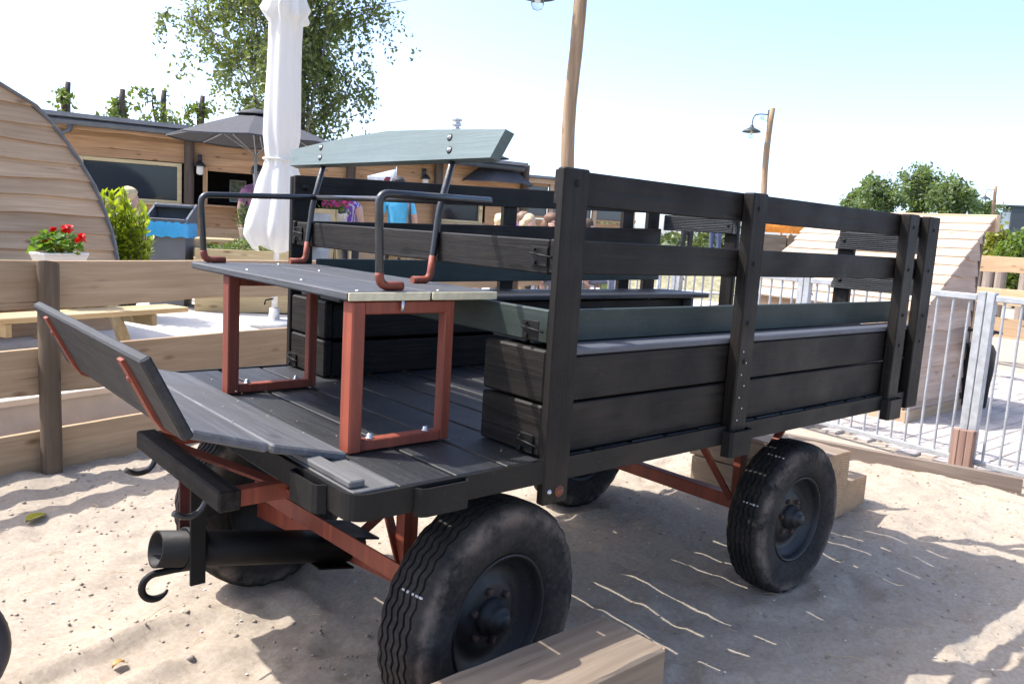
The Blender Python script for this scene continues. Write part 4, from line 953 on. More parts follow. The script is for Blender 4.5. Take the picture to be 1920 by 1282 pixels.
# ================================================================ PARASOLS
wp = TG(513, 612); wp.z = tz(wp); dpt = (wp-CAM).dot(fw)
par = thing('closed_parasol', 'tall closed white parasol with hanging folds on the terrace', 'parasol', wp)
par.rotation_mode = 'QUATERNION'
from mathutils import Quaternion
par.rotation_quaternion = Quaternion((fw.x, fw.y, 0), .022)
def ppx(v): return D(540-.043*v, v, dpt).z-wp.z
rows = [(-130,6,.0),(-95,14,.1),(-40,22,.15),(0,25,.18),(30,32,.34),(44,36,.42),(50,34,.4),(62,28,.16),(100,28,.13),(150,29,.11),(210,31,.11),(260,31,.12),(300,25,.18),(318,28,.22),(345,37,.25),(380,44,.25),(415,52,.28),(440,54,.32),(455,46,.3),(466,40,.28)]
n = 48; vs = []
for v, hw, am in rows:
    z = ppx(v); r_ = hw*dpt/FPX
    for k in range(n):
        g = 2*math.pi*k/n; f_ = 1+am*.62*math.sin(g*8+.35*math.sin(v*.013)*3)+am*.25*math.sin(g*3+v*.004+1); zz = z-(.12*am*math.cos(g*4+1) if v > 430 else 0)-(.10*am*math.cos(g*4) if 20 < v < 55 else 0)
        vs.append((r_*f_*math.cos(g), r_*f_*math.sin(g), zz))
fs = [(i*n+k, i*n+(k+1) % n, (i+1)*n+(k+1) % n, (i+1)*n+k) for i in range(len(rows)-1) for k in range(n)]
cl = NG('white_canvas'); cl.b.inputs['Base Color'].default_value = (.80,.79,.76,1); cl.b.inputs['Roughness'].default_value = .85
tl = cl.n('ShaderNodeBsdfTranslucent'); tl.inputs[0].default_value = (.75,.72,.64,1); mx = cl.n('ShaderNodeMixShader'); mx.inputs[0].default_value = .3
cl.l(cl.b.outputs[0], mx.inputs[1]); cl.l(tl.outputs[0], mx.inputs[2]); cl.l(mx.outputs[0], cl.t.nodes['Material Output'].inputs[0])
can = obj('canopy', MB().add(vs, fs, True), cl.m, par, True)
obj('strap', MB().tube([(.165*math.cos(a)*1.05, .165*math.sin(a)*1.05, ppx(303)) for a in [2*math.pi*k/20 for k in range(20)]], .012, 6, closed=True), cl.m, can, True)
obj('pole', MB().tube([(0,0,.02),(0,0,ppx(-125))], .03, 12), plain('pole_white', (.66,.66,.64), .4), par, True)
obj('base', MB().lathe([(0,.0),(.26,.0),(.26,.04),(.22,.07),(.06,.08),(.05,.2),(0,.2)], None, 24), plain('base_grey', (.4,.4,.4), .6), par, True)
obj('crank', MB().tube([(-.03,-.02,.30),(-.12,-.04,.29),(-.13,-.04,.24)], .009, 8), M_BSTEEL, par, True)
def open_parasol(u, v, d, rad, label, rim_dz, grp=None, rz=.3, hgt=.45):
    ap = D(u, v, d); base = Vector((ap.x, ap.y, tz(ap)))
    t = thing('open_parasol', label, 'parasol', base, rz, grp); H_ = ap.z-base.z; n = 8; vs = [(0,0,H_)]; rz_ = H_-hgt
    for rr, zz in ((.25, H_-hgt*.16), (.6, H_-hgt*.52), (1, rz_), (1.0, rz_-.02)):
        for k in range(n*4):
            g = 2*math.pi*k/(n*4); e = abs((k % 4)/4-.0); sag = (.0, .035, .05, .035)[k % 4]
            vs.append((rad*rr*math.cos(g)*(1-sag*.9), rad*rr*math.sin(g)*(1-sag*.9), zz-sag*.5*rr*.6))
    N = n*4; fs = [(0, 1+k, 1+(k+1) % N) for k in range(N)]+[(1+i*N+k, 1+i*N+(k+1) % N, 1+(i+1)*N+(k+1) % N, 1+(i+1)*N+k) for i in range(3) for k in range(N)]
    c = obj('canopy', MB().add(vs, fs, False), plain('charcoal_canvas', (.05,.05,.056), .8, 0, .1, 20, .05), t, True)
    c.modifiers.new('th', 'SOLIDIFY').thickness = .004
    obj('vent_cap', MB().lathe([(0,H_+.07),(.08,H_+.06),(.27,H_-.0),(.28,H_-.02)], None, 16), MC['charcoal_canvas'], c, True)
    pl = obj('pole', MB().tube([(0,0,0),(0,0,H_+.05)], .022, 10), M_GALV, t, True)
    for k in range(n):
        g = 2*math.pi*k/n; obj('rib', MB().tube([(rad*.97*math.cos(g), rad*.97*math.sin(g), rz_-.005),(.03*math.cos(g),.03*math.sin(g),H_-.06)], .008, 6), M_GALV, t, True)
        obj('strut', MB().tube([(rad*.5*math.cos(g), rad*.5*math.sin(g), H_-hgt*.55),(.03*math.cos(g),.03*math.sin(g),rz_-.18)], .008, 6), M_GALV, t, True)
    obj('base', MB().lathe([(0,0),(.25,0),(.25,.05),(.05,.07),(.04,.3),(0,.3)], None, 20), MC['base_grey'], t, True)
    return t
open_parasol(481, 214, 11.4, 1.2, 'open charcoal parasol beside the serving hatch', 0, 'charcoal parasols', .3, .38)
open_parasol(930, 296, 16.5, .8, 'open charcoal parasol beside the timber annex', 0, 'charcoal parasols', .1, .5)
# ================================================================ BIN, PLANTS, TABLES
bp = D(321, 430, 9.4); bz_ = tz(bp)
bn_ = thing('litter_bin', 'grey plastic litter bin with blue bag and sloping hood', 'bin', (bp.x, bp.y, bz_), YAW-math.pi/2+.15)
hb = D(325, 381, 9.4).z-bz_
M_BINB = plain('bin_grey', (.155,.16,.175), .5, 0, .08, 6, .05)
K0 = .80
m = MB(); a_, b_ = .19, .215
m.hexa([(-a_,-.19,0),(a_,-.19,0),(a_,.19,0),(-a_,.19,0),(-b_,-.215,hb*K0),(b_,-.215,hb*K0),(b_,.215,hb*K0),(-b_,.215,hb*K0)])
obj('body', m, M_BINB, bn_, True)
hd = MB()
for sx in (-.225, .225): hd.hexa([(sx-.012,-.24,hb*K0),(sx+.012,-.24,hb*K0),(sx+.012,.24,hb*K0),(sx-.012,.24,hb*K0),(sx-.012,-.22,hb*(K0+.05)),(sx+.012,-.22,hb*(K0+.05)),(sx+.012,.23,hb),(sx-.012,.23,hb)])
hd.box(-.212,.212,.215,.24,hb*K0,hb*.995,.006); hd.box(-.212,.212,-.24,-.215,hb*K0,hb*(K0+.05),.005); hd.box(-.212,.212,.08,.214,hb*.955,hb*.985,.005)
obj('hood', hd, plain('bin_dark', (.10,.11,.13), .45, 0, .1, 6, .05), bn_, True)
obj('inner_liner', MB().box(-.2,.2,-.2,.2,hb*K0+.001,hb*K0+.012,.0), plain('bin_inside', (.012,.012,.016), .7), bn_, True)
vs = []; n = 40
for j, (zz, o) in enumerate(((hb*(K0+.02),.012),(hb*K0,.02),(hb*(K0-.08),.018),(hb*(K0-.125),.024))):
    for k in range(n):
        g = 2*math.pi*k/n; c, s_ = math.cos(g), math.sin(g); q = .222+o+(.006*math.sin(k*2.7+j))
        f_ = 1/max(abs(c), abs(s_)); f_ = min(f_, 1.36); vs.append((c*f_*q, s_*f_*(q+.005), zz+(.012*math.sin(k*1.9) if j == 3 else 0)))
obj('bin_bag', MB().add(vs, [(j*n+k, j*n+(k+1) % n, (j+1)*n+(k+1) % n, (j+1)*n+k) for j in range(3) for k in range(n)], True), plain('blue_bag', (.06,.40,.72), .4, 0, .1, 20, .2), bn_, True)
def picnic(loc, rz, label, grp='picnic tables on the terrace', L=1.8):
    t = thing('picnic_table', label, 'picnic table', loc, rz, grp)
    for k in range(5): obj('table_plank', MB().box(-L/2, L/2, -.36+.145*k, -.36+.145*k+.135, .71, .75, .006), M_PICNIC[0], t, True)
    for s_ in (-1, 1):
        for k in range(2): obj('seat_plank', MB().box(-L/2, L/2, s_*.72-.14+.145*k, s_*.72-.14+.145*k+.135, .41, .45, .006), M_PICNIC[0], t, True)
    for x in (-L*.3, L*.3):
        for s_ in (-1, 1): obj('leg', MB().bar((x, s_*.66, 0), (x, s_*.22, .708), .045, .09, (1,0,0), .004), M_PICNIC[2], t, True)
        obj('seat_bearer', MB().box(x+.026, x+.07, -.86, .86, .32, .408, .004), M_PICNIC[1], t, True)
        obj('top_bearer', MB().box(x+.026, x+.07, -.34, .34, .63, .708, .004), M_PICNIC[1], t, True)
        obj('brace', MB().bar((x+.05, 0, .36), (x*.25, 0, .70), .045, .07), M_PICNIC[2], t, True)
    return t
t1 = D(25, 560, 6.1); picnic((t1.x, t1.y, tz(t1)-.03), R(19), 'picnic table with red geraniums on it beside the camping pod')
t2 = D(470, 440, 11.0); picnic((t2.x, t2.y, tz(t2)), BRZ+R(12), 'picnic table carrying a white lavender pot before the hatch')
t3 = D(985, 430, 10.6); picnic((t3.x, t3.y, tz(t3)), BRZ+R(35), 'picnic table with people seated round it before the annex')
t4 = D(812, 430, 12.2); picnic((t4.x, t4.y, tz(t4)), BRZ+R(5), 'picnic table carrying a pink flower pot by the cafe wall')
# geranium trough
g0 = D(112, 487, 6.0); gzz = tz(t1)+.72
ge = thing('geranium_trough', 'white trough of red geraniums standing on the picnic table', 'flower pot', (g0.x, g0.y, gzz), R(25))
m = MB().hexa([(-.15,-.06,0),(.15,-.06,0),(.15,.06,0),(-.15,.06,0),(-.18,-.08,.08),(.18,-.08,.08),(.18,.08,.08),(-.18,.08,.08)]).box(-.185,.185,-.085,.085,.081,.10,.004)
obj('trough', m, plain('white_plastic', (.74,.73,.70), .4, 0, .05, 5, 0), ge, True)
rg = random.Random(12); pts = []
for _ in range(260):
    a = rg.uniform(0, 6.3); q = math.sqrt(rg.random()); pts.append((.17*q*math.cos(a)-.02, .13*q*math.sin(a), .10+.17*rg.random()*(1.1-q*.6)))
obj('foliage', leaves(MB(), pts, .055, rg, 0, 0, .95), leafmat('geranium_leaf', (.10,.19,.03), .35, .35), ge, True)
def sp(u, v): q = D(u, v, 6.0); d = q-Vector((g0.x, g0.y, gzz)); return (d.x*math.cos(R(25))+d.y*math.sin(R(25)), -d.x*math.sin(R(25))+d.y*math.cos(R(25)), d.z)
for (u, v, r_) in ((72,452,.055),(107,428,.042),(133,445,.042),(92,464,.032),(83,430,.02)):
    c = sp(u, v); c = (c[0], c[1]-.10, c[2]); b = obj('flower_head', flowers(MB(), c, (r_*.72, r_*.6, r_*.62), 60, .017, int(u)), plain('geranium_red', (.75,.018,.012), .5, 0, .15, 30, 0), ge, True)
    obj('stem', MB().tube([(c[0]*.4, c[1]*.4, .16), (c[0]*.8, c[1]*.8, .22), (c[0], c[1], c[2]-r_*.4)], .004, 6), leafmat('geranium_leaf', (.10,.19,.03)), b, True)
# laurel bush
l0 = D(229, 430, 8.3); lb = thing('laurel_bush', 'bright yellow green laurel bush between the pod and the bin', 'bush', (l0.x, l0.y, tz(l0)), 0)
hl = D(229, 342, 8.3).z-tz(l0); rg = random.Random(5); st = MB(); lf = MB()
for k in range(52):
    a = rg.uniform(0, 6.3); q = .30*math.sqrt(rg.random()); top = hl*rg.uniform(.68, 1.0)*(1-.25*(q/.30)**2)
    p0 = Vector((.08*math.cos(a), .08*math.sin(a), 0)); p1 = Vector((q*math.cos(a)*.8, q*math.sin(a)*.8, top*.5)); p2 = Vector((q*math.cos(a), q*math.sin(a), top))
    st.tube([p0, p1, p2], [.009,.007,.003], 5, False)
    for j in range(30):
        t = .22+.78*(j/30)**.8; p = p0*(1-t)**2+p1*2*t*(1-t)+p2*t*t; L = rg.uniform(.085, .145)
        T = TR(p, (rg.uniform(-.5,.5), -rg.uniform(.25, 1.0)-(.5 if j > 24 else 0), rg.uniform(0, 6.3)))
        lf.add([(0,0,0),(L*.3,L*.17,.02*L),(L*.7,L*.16,-.02*L),(L,0,-.12*L),(L*.7,-L*.16,-.02*L),(L*.3,-L*.17,.02*L)], [(0,1,2,3,4,5)], False, 0, T)
obj('stem', st, plain('bush_stem', (.10,.09,.04), .7), lb, True); obj('foliage', lf, leafmat('laurel_leaf', (.20,.27,.025), .4, .4, .3), lb, True)
# herb planter, pots, A-board, pennant
h0 = D(470, 470, 9.6); hp = thing('herb_planter', 'low wooden planter box full of herbs below the parasol', 'planter', (h0.x, h0.y, tz(h0)), BRZ)
hh = D(470, 468, 9.6).z-tz(h0)
for y in (-.3, .3): obj('side_board', MB().box(-.62,.62,y-.016,y+.016,0,hh,.004), M_PICNIC[0], hp, True)
for x in (-.6, .6): obj('side_board', MB().box(x-.016,x+.016,-.283,.283,0,hh-.003,.004), M_PICNIC[1], hp, True)
obj('soil', MB().box(-.58,.58,-.28,.28,.02,hh-.05,0), plain('soil', (.05,.035,.025), .9), hp, True)
rg = random.Random(8); pts = []
for _ in range(900):
    x = rg.uniform(-.56,.56); y = rg.uniform(-.26,.26); k = .07+.10*(.5+.5*math.sin(x*9+2)); pts.append((x, y, hh-.06+k*rg.random()))
obj('foliage', leaves(MB(), pts, .05, rg, 0, .3), leafmat('herb_leaf', (.09,.15,.04), .5), hp, True)
def pot(u, v, d, z, r_, h_, label, petal=None, leafc=(.07,.13,.03), tall=.2, spread=1.3, grp=None, n=160):
    p = D(u, v, d); t = thing('flower_pot', label, 'flower pot', (p.x, p.y, z), 0, grp)
    obj('pot', MB().lathe([(0,0),(r_*.75,0),(r_,h_*.9),(r_*1.06,h_*.9),(r_*1.06,h_),(r_*.9,h_),(r_*.88,h_*.85),(0,h_*.85)], None, 18), plain('pale_pot', (.66,.65,.62), .6), t, True)
    rg = random.Random(int(u)); pts = []
    for _ in range(n):
        a = rg.uniform(0, 6.3); q = math.sqrt(rg.random()); pts.append((r_*spread*q*math.cos(a), r_*spread*q*math.sin(a), h_*.9+tall*rg.random()*(1.1-.5*q)))
    obj('foliage', leaves(MB(), pts, .07, rg, 0, .4 if petal is None else 0), leafmat('pot_leaf_%d' % int(u), leafc), t, True)
    if petal: obj('blossom', flowers(MB(), (0,0,h_*.9+tall*.85), (r_*spread*.9, r_*spread*.9, tall*.35), 120, .03, int(v)), plain('petal_%d' % int(u), petal, .5), t, True)
    return t
pot(628, 412, 11.4, D(628, 412, 11.4).z-.08, .16, .17, 'pot of magenta flowers beside the chalkboard', (.62,.05,.25), tall=.2)
pt_ = pot(820, 416, 12.2, tz(t4)+.75, .10, .14, 'small pot of pink flowers on the picnic table by the cafe wall', (.62,.10,.26), tall=.17)
pot(460, 418, 11.0, tz(t2)+.75, .085, .16, 'white pot of tall lavender on the picnic table by the hatch', None, (.13,.19,.09), tall=.36, n=260, spread=1.2)
st_ = D(628, 412, 11.4); stz = tz(st_); ph_ = D(628, 412, 11.4).z-.08-stz
pt2 = thing('plant_stand', 'small wooden stand under the magenta flower pot', 'stand', (st_.x, st_.y, stz)); obj('stand_top', MB().box(-.2,.2,-.2,.2,ph_-.03,ph_-.001,.004), M_PICNIC[0], pt2)
bpy.data.objects[-1] if False else None
for o in [q for q in bpy.data.objects if q.parent == pt2]: o.matrix_parent_inverse = Matrix()
for sx in (-.16,.16):
    for sy in (-.16,.16): obj('leg', MB().box(sx-.02,sx+.02,sy-.02,sy+.02,0,ph_-.031,.003), M_PICNIC[2], pt2, True)
a0 = D(595, 410, 11.2); ab = thing('chalkboard_sign', 'wooden A-frame chalkboard standing on the terrace', 'sign', (a0.x, a0.y, tz(a0)), YAW-math.pi/2-.35)
ah = D(595, 389, 11.2).z-tz(a0)
for s_ in (-1, 1):
    T = TR((0, s_*.16, 0), (s_*.16, 0, 0)); f = MB().box(-.3,-.25,-.015,.015,0,ah,.003,T).box(.25,.3,-.015,.015,0,ah,.003,T).box(-.249,.249,-.015,.015,ah-.06,ah,.003,T).box(-.249,.249,-.015,.015,.15,.2,.003,T)
    o = obj('frame', f, M_PICNIC[2], ab, True); obj('board', MB().box(-.249,.249,-.006,.006,.2,ah-.06,0,T), plain('grey_board', (.32,.34,.36), .5), o, True)
    if s_ < 0:
        ln = MB()
        for k in range(4):
            zz = ah-.30-.05*k; xx = -.18
            while xx < .16:
                wd = random.uniform(.02,.07); ln.box(xx, xx+wd, -.009, -.0062, zz, zz+.02, 0, T); xx += wd+.018
        obj('chalk_lines', ln, plain('chalk_white', (.7,.7,.68), .9), o, True)
f0 = D(717, 330, 14.2); pf = thing('pennant', 'white pennant with dark red emblem hanging at the cafe front', 'flag', (f0.x, f0.y, f0.z), BRZ)
vs = []; n = 8
for i in range(n+1):
    t = i/n; y = .02*math.sin(t*5); vs += [(-.26+.5*t, y, -.05-.05*t*0), (-.26+.5*t, y, -.02+.16*t)]
fm = obj('cloth', MB().add([(x, y, z-(.16 if i % 2 == 0 else 0)*(.35+.65*((x+.26)/.5))) for i, (x, y, z) in enumerate(vs)], [(i*2, i*2+2, i*2+3, i*2+1) for i in range(n)], True), plain('pennant_white', (.68,.68,.7), .8), pf, True)
fm.modifiers.new('th', 'SOLIDIFY').thickness = .004
obj('emblem', MB().blob((.08,-.012,-.06), (.05,.006,.045), 2, .5, 3).blob((.14,-.010,-.03), (.03,.006,.03), 2, .5, 4), plain('emblem_red', (.22,.03,.03), .7), fm, True)
obj('flag_pole', MB().tube([(.25,.0,-.3),(.25,.0,.18)], .009, 8), M_GALV, pf, True)
obj('flag_pole', MB().tube([(.25,.0,.1),(.25,.75,.05)], .009, 8), M_GALV, pf, True)
# ================================================================ PEOPLE
SKIN = plain('skin', (.56,.34,.25), .55, 0, .08, 10, 0)
def person(loc, rz, H, pose, top, bottom, hair, label, hairstyle='short', shoe=(.03,.03,.03), sleeve='short', glasses=False, arms=None, lean=0., grp=None, bag=False):
    t = thing('person', label, 'person', loc, rz, grp)
    V = []; E_ = []; RR = []; LB = []
    def add(p, r, parent=None, lb=0):
        V.append(tuple(c*H for c in p)); RR.append(r*H if not hasattr(r, '__len__') else (r[0]*H, r[1]*H))
        if parent is not None: E_.append((parent, len(V)-1)); LB.append(lb)
        return len(V)-1
    pz = .52 if pose == 'stand' else .29
    dz = pz-.52; lx_ = lambda z: lean*(z-.52)
    pel = add((0,0,pz), (.078,.095)); wa = add((lx_(.62),0,.62+dz), (.065,.078), pel, 1); cs = add((lx_(.73),0,.73+dz), (.072,.095), wa, 1)
    ub = add((lx_(.79),0,.79+dz), (.055,.075), cs, 1); nk = add((lx_(.83)+.005,0,.838+dz), .03, ub, 0); hb_ = add((lx_(.88)+.012,0,.872+dz), .046, nk, 0)
    hd_ = add((lx_(.92)+.012,0,.925+dz), (.056,.05), hb_, 0); add((lx_(.96)+.006,0,.968+dz), (.042,.04), hd_, 0); add((lx_(.9)+.07,0,.905+dz), .009, hd_, 0)
    for s_ in (-1, 1):
        sh_ = add((lx_(.79),s_*.10,.795+dz), .04, ub, 1)
        el, wr = (arms or (((-.02,.135,.63),(.05,.13,.50)), ((-.02,.135,.63),(.05,.13,.50))))[0 if s_ < 0 else 1]
        m1 = add(((el[0]+lx_(.79))*.5, s_*(el[1]+.10)*.5, (el[2]+.795)*.5+dz), .034, sh_, 1 if sleeve != 'none' else 0)
        e_ = add((el[0], s_*el[1], el[2]+dz), .027, m1, 1 if sleeve == 'long' else 0); w_ = add((wr[0], s_*wr[1], wr[2]+dz), .019, e_, 1 if sleeve == 'long' else 0)
        d = (Vector(wr)-Vector(el)).normalized(); d = Vector((d.x, s_*d.y, d.z)); pw = Vector((wr[0], s_*wr[1], wr[2]+dz)); pl = pw+d*.035; pm = add(pl, (.022,.014), w_, 0)
        sd2 = d.cross(Vector((0,s_,0)));  sd2 = sd2.normalized() if sd2.length > .1 else Vector((1,0,0))
        for k, (o, L) in enumerate(((-.018,.036),(-.006,.043),(.006,.046),(.018,.040))): add(pl+d*L+sd2*o*1.1+Vector((.006,0,0)), .0055, pm, 0)
        add(pw+d*.02-sd2*.03, .006, w_, 0)
        if pose == 'stand':
            h_ = add((0,s_*.05,.47), .055, pel, 2); k_ = add((.012,s_*.055,.27), .038, h_, 2); a_ = add((0,s_*.058,.045), .025, k_, 2); add((.085,s_*.062,.018), .02, a_, 3)
        else:
            h_ = add((.06,s_*.055,pz-.01), .055, pel, 2); k_ = add((.25,s_*.065,pz), .04, h_, 2); a_ = add((.24,s_*.065,.045), .025, k_, 2); add((.33,s_*.07,.02), .02, a_, 3)
    me = skinmesh('body', V, E_, RR, 0, 1)
    nv = len(me.polygons); cen = np.zeros(nv*3); me.polygons.foreach_get('center', cen); cen = cen.reshape(-1, 3)
    A = np.array([V[a] for a, b in E_]); B = np.array([V[b] for a, b in E_]); AB = B-A; L2 = (AB**2).sum(1)
    tt = np.clip(((cen[:, None]-A[None])*AB[None]).sum(2)/L2[None], 0, 1); dd = np.linalg.norm(cen[:, None]-(A[None]+tt[..., None]*AB[None]), axis=2)
    rr = np.array([max(RR[b]) if hasattr(RR[b], '__len__') else RR[b] for a, b in E_]); dd = dd/np.maximum(rr, .02)
    me.polygons.foreach_set('material_index', np.array(LB)[dd.argmin(1)]); me.polygons.foreach_set('use_smooth', np.ones(nv, bool))
    key = lambda c: 'cloth_%02d%02d%02d' % tuple(int(99*x) for x in c)
    for mt in (SKIN, top if not isinstance(top, tuple) else plain(key(top), top, .8, 0, .12, 9, .1), plain(key(bottom), bottom, .8, 0, .12, 9, .1), plain(key(shoe), shoe, .6)): me.materials.append(mt)
    obj('body', me, SKIN, t, True)
    hx, hz_ = (lx_(.93)+.004)*H, (.94+dz)*H; hm = plain('hair_%02d%02d%02d' % tuple(int(99*x) for x in hair), hair, .6, 0, .3, 60, .3)
    q = MB().blob((hx-.012*H, 0, hz_+.012*H), (.062*H, .056*H, .052*H), 3, .18, H*7)
    if hairstyle in ('long', 'pony'): q.tube([(hx-.035*H,0,hz_+.01*H),(hx-.066*H,0,hz_-.03*H),(hx-.066*H,.005,hz_-.09*H),(hx-.05*H,.01,hz_-.145*H)], [.035*H,.038*H if hairstyle == 'long' else .02*H,.033*H if hairstyle == 'long' else .022*H,.01*H], 10)
    if hairstyle == 'long': q.blob((hx-.03*H,0,hz_-.03*H), (.045*H,.06*H,.07*H), 3, .15, 5)
    obj('hair', q, hm, t, True)
    for s_ in (-1, 1): obj('eye', MB().blob((hx+.056*H, s_*.02*H, hz_-.018*H), (.004*H,.006*H,.0045*H), 1, 0), plain('eye_dark', (.02,.015,.012), .3), t, True)
    obj('mouth', MB().box(hx+.049*H, hx+.057*H, -.014*H, .014*H, hz_-.056*H, hz_-.051*H, .0005), plain('lips', (.42,.16,.13), .5), t, True)
    if glasses:
        g = MB().box(hx+.058*H, hx+.062*H, -.036*H, -.006*H, hz_-.026*H, hz_-.008*H, .002).box(hx+.058*H, hx+.062*H, .006*H, .036*H, hz_-.026*H, hz_-.008*H, .002).box(hx+.058*H, hx+.061*H, -.006*H, .006*H, hz_-.013*H, hz_-.010*H, 0)
        for s_ in (-1, 1): g.bar((hx+.058*H, s_*.038*H, hz_-.012*H), (hx-.01*H, s_*.054*H, hz_-.012*H), .003*H, .005*H)
        obj('glasses', g, plain('glasses_black', (.012,.012,.014), .2), t, True)
    if bag: obj('strap', MB().tube([(-.075*H, -.09*H, .80*H),(-.10*H,-.10*H,.70*H),(-.09*H,-.115*H,.55*H)], .014*H, 6), plain('strap_dark', (.03,.035,.05), .7), t, True)
    return t
def stand(u, vtop, d, face, *a, **k):
    p = D(u, vtop, d); z0 = k.pop('z0', None); z0 = tz(p) if z0 is None else z0
    return person((p.x, p.y, z0), face, (p.z-z0)/1.005, 'stand', *a, **k)
def sit(u, vtop, d, face, *a, **k):
    p = D(u, vtop, d); z0 = tz(p); hs_ = k.pop('H', 1.68)
    return person((p.x, p.y, p.z-.79*hs_), face, hs_, 'sit', *a, **k)
AW = YAW; TOCAM = YAW+math.pi
stripes = NG('zebra_print'); wv = stripes.n('ShaderNodeTexWave'); wv.inputs['Scale'].default_value = 9; wv.inputs['Distortion'].default_value = 6; stripes.l(stripes.coords((1,1,1)), wv.inputs['Vector'])
stripes.col(stripes.ramp(wv.outputs['Fac'], [(.4, (.16,.07,.36)), (.55, (.55,.48,.62))])); stripes.b.inputs['Roughness'].default_value = .8
stand(748, 330, 12.2, AW+.15, (.10,.50,.75), (.06,.07,.10), (.02,.018,.018), 'standing person in a bright turquoise T-shirt seen from behind', bag=True, arms=(((-.0,.15,.64),(.09,.12,.57)),((-.0,.15,.64),(.09,.12,.57))))
stand(660, 341, 12.0, AW-.7, stripes.m, (.05,.05,.06), (.07,.04,.025), 'standing person in a sleeveless purple zebra print top', hairstyle='long', sleeve='none', arms=(((.02,.13,.63),(.11,.10,.56)),((.02,.13,.63),(.11,.10,.56))))
stand(484, 308, 11.9, TOCAM+.5, (.28,.12,.22), (.05,.05,.06), (.03,.025,.02), 'person with short dark hair standing behind the white parasol', glasses=True)
pb_ = A0+bd*3.15-bn*.75
person((pb_.x, pb_.y, .75), TOCAM-.2, 1.66, 'stand', (.015,.015,.018), (.02,.02,.02), (.04,.03,.02), 'person in black standing inside the serving hatch', glasses=True)
sg_ = 'people seated on the terrace'
sit(940, 395, 9.9, AW+.4, (.55,.30,.26), (.3,.3,.34), (.62,.50,.30), 'seated person with long pale blonde ponytail', 'pony', sleeve='none', grp=sg_, H=1.62)
sit(994, 397, 10.2, TOCAM+.9, (.68,.66,.64), (.3,.35,.45), (.55,.42,.26), 'seated blonde child in a white top', 'long', grp=sg_, H=1.40)
sit(983, 392, 11.0, TOCAM+.5, (.05,.05,.09), (.1,.1,.15), (.20,.13,.08), 'seated person with bare shoulders behind the blonde child', 'short', sleeve='none', grp=sg_, H=1.68)
sit(1036, 394, 9.8, TOCAM+.75, (.68,.67,.66), (.2,.22,.3), (.14,.07,.04), 'seated person in white wearing sunglasses', 'long', glasses=True, grp=sg_, H=1.66)
sit(1103, 405, 9.9, TOCAM+1.2, (.14,.28,.28), (.2,.22,.3), (.06,.035,.02), 'seated boy with short brown hair in a teal top', 'short', grp=sg_, H=1.5)
sit(967, 387, 14.5, TOCAM, (.62,.22,.42), (.2,.2,.3), (.10,.06,.04), 'seated person in a pink top by the annex wall', 'long', grp=sg_, H=1.6)
sit(243, 345, 9.9, AW-.3, (.50,.30,.28), (.2,.2,.3), (.60,.47,.28), 'seated blonde person behind the laurel bush', 'short', grp=sg_, H=1.66)
# ================================================================ LAMP POSTS
def lamp_post(u, v, d, top_v, label, arm_dir, seed, z0=0.):
    p = D(u, v, d); zt = D(u, top_v, d).z; t = thing('lamp_post', label, 'lamp post', (p.x, p.y, z0), arm_dir, 'rustic lamp posts'); h = zt-z0
    rg = random.Random(seed); m = MB(); K = 16; n = 14; vs = []
    for k in range(K+1):
        ox, oy = .02*math.sin(k*.7+seed), .02*math.cos(k*.9+seed)
        for a in range(n):
            g = 2*math.pi*a/n; r_ = (.078-.012*k/K)*(1+.07*math.sin(3*g+k)+.05*rg.uniform(-1,1)); vs.append((ox+r_*math.cos(g), oy+r_*math.sin(g), h*k/K))
    fs = [(k*n+a, k*n+(a+1) % n, (k+1)*n+(a+1) % n, (k+1)*n+a) for k in range(K) for a in range(n)]+[tuple(K*n+a for a in range(n))]
    obj('log_pole', m.add(vs, fs, True), wood('pole_larch', (.22,.135,.075), (.52,.37,.23), 2, .8, .9, 18., True), t, True)
    blk = plain('lamp_iron', (.05,.055,.055), .5, .3, .2, 20)
    ar = obj('arm', MB().tube(bend([(.06,0,h-.15),(.30,0,h-.15),(.42,0,h-.2),(.43,0,h-.42)], .1, 6), .013, 8).box(.055,.075,-.02,.02,h-.32,h-.04,.003), blk, t, True)
    obj('scroll', MB().tube([(.09,0,h-.3)]+[(.20+.05*math.cos(a*.5)*(1-a/22), 0, h-.235+.05*math.sin(a*.5)*(1-a/22)) for a in range(18)], .005, 6), blk, ar, True)
    s_ = obj('shade', MB().lathe([(0,-.41),(.035,-.41),(.045,-.46),(.09,-.485),(.18,-.53),(.215,-.565),(.212,-.57),(.17,-.54),(.05,-.50),(0,-.5)], TR((.43,0,h)), 24), blk, t, True)
    gl = NG('lamp_glass') if 'lamp_glass' not in MC else None
    if gl: gl.b.inputs['Transmission Weight'].default_value = .95; gl.b.inputs['Roughness'].default_value = .03; gl.b.inputs['Base Color'].default_value = (.95,.97,.97,1); gl.b.inputs['IOR'].default_value = 1.1; MC['lamp_glass'] = gl.m
    obj('glass', MB().lathe([(.065,-.53),(.07,-.60),(.066,-.66),(.045,-.70),(0,-.715)], TR((.43,0,h)), 18), MC['lamp_glass'], s_, True)
    obj('bulb', MB().lathe([(.02,-.51),(.026,-.57),(.028,-.62),(0,-.65)], TR((.43,0,h)), 12), plain('bulb_white', (.75,.75,.73), .3), s_, True)
    cb = MB().tube([(-.01,-.12,.2),(-.0,-.13,h*.4),(.0,-.115,h*.62),(.0,-.125,h-.1)], .007, 6)
    cbo = obj('cable', cb, plain('cable_grey', (.10,.10,.11), .6), t, True)
    for zz in (h*.44, h*.66, h*.88): obj('clip', MB().tube([(0,-.06,zz),(0,-.13,zz)], .005, 6), plain('clip_red', (.3,.06,.05), .5), cbo, True)
    return t
LFT = YAW+math.pi/2
lamp_post(1057, 420, 8.7, -87, 'tall log lamp post rising just behind the wagon', LFT, 1, .3)
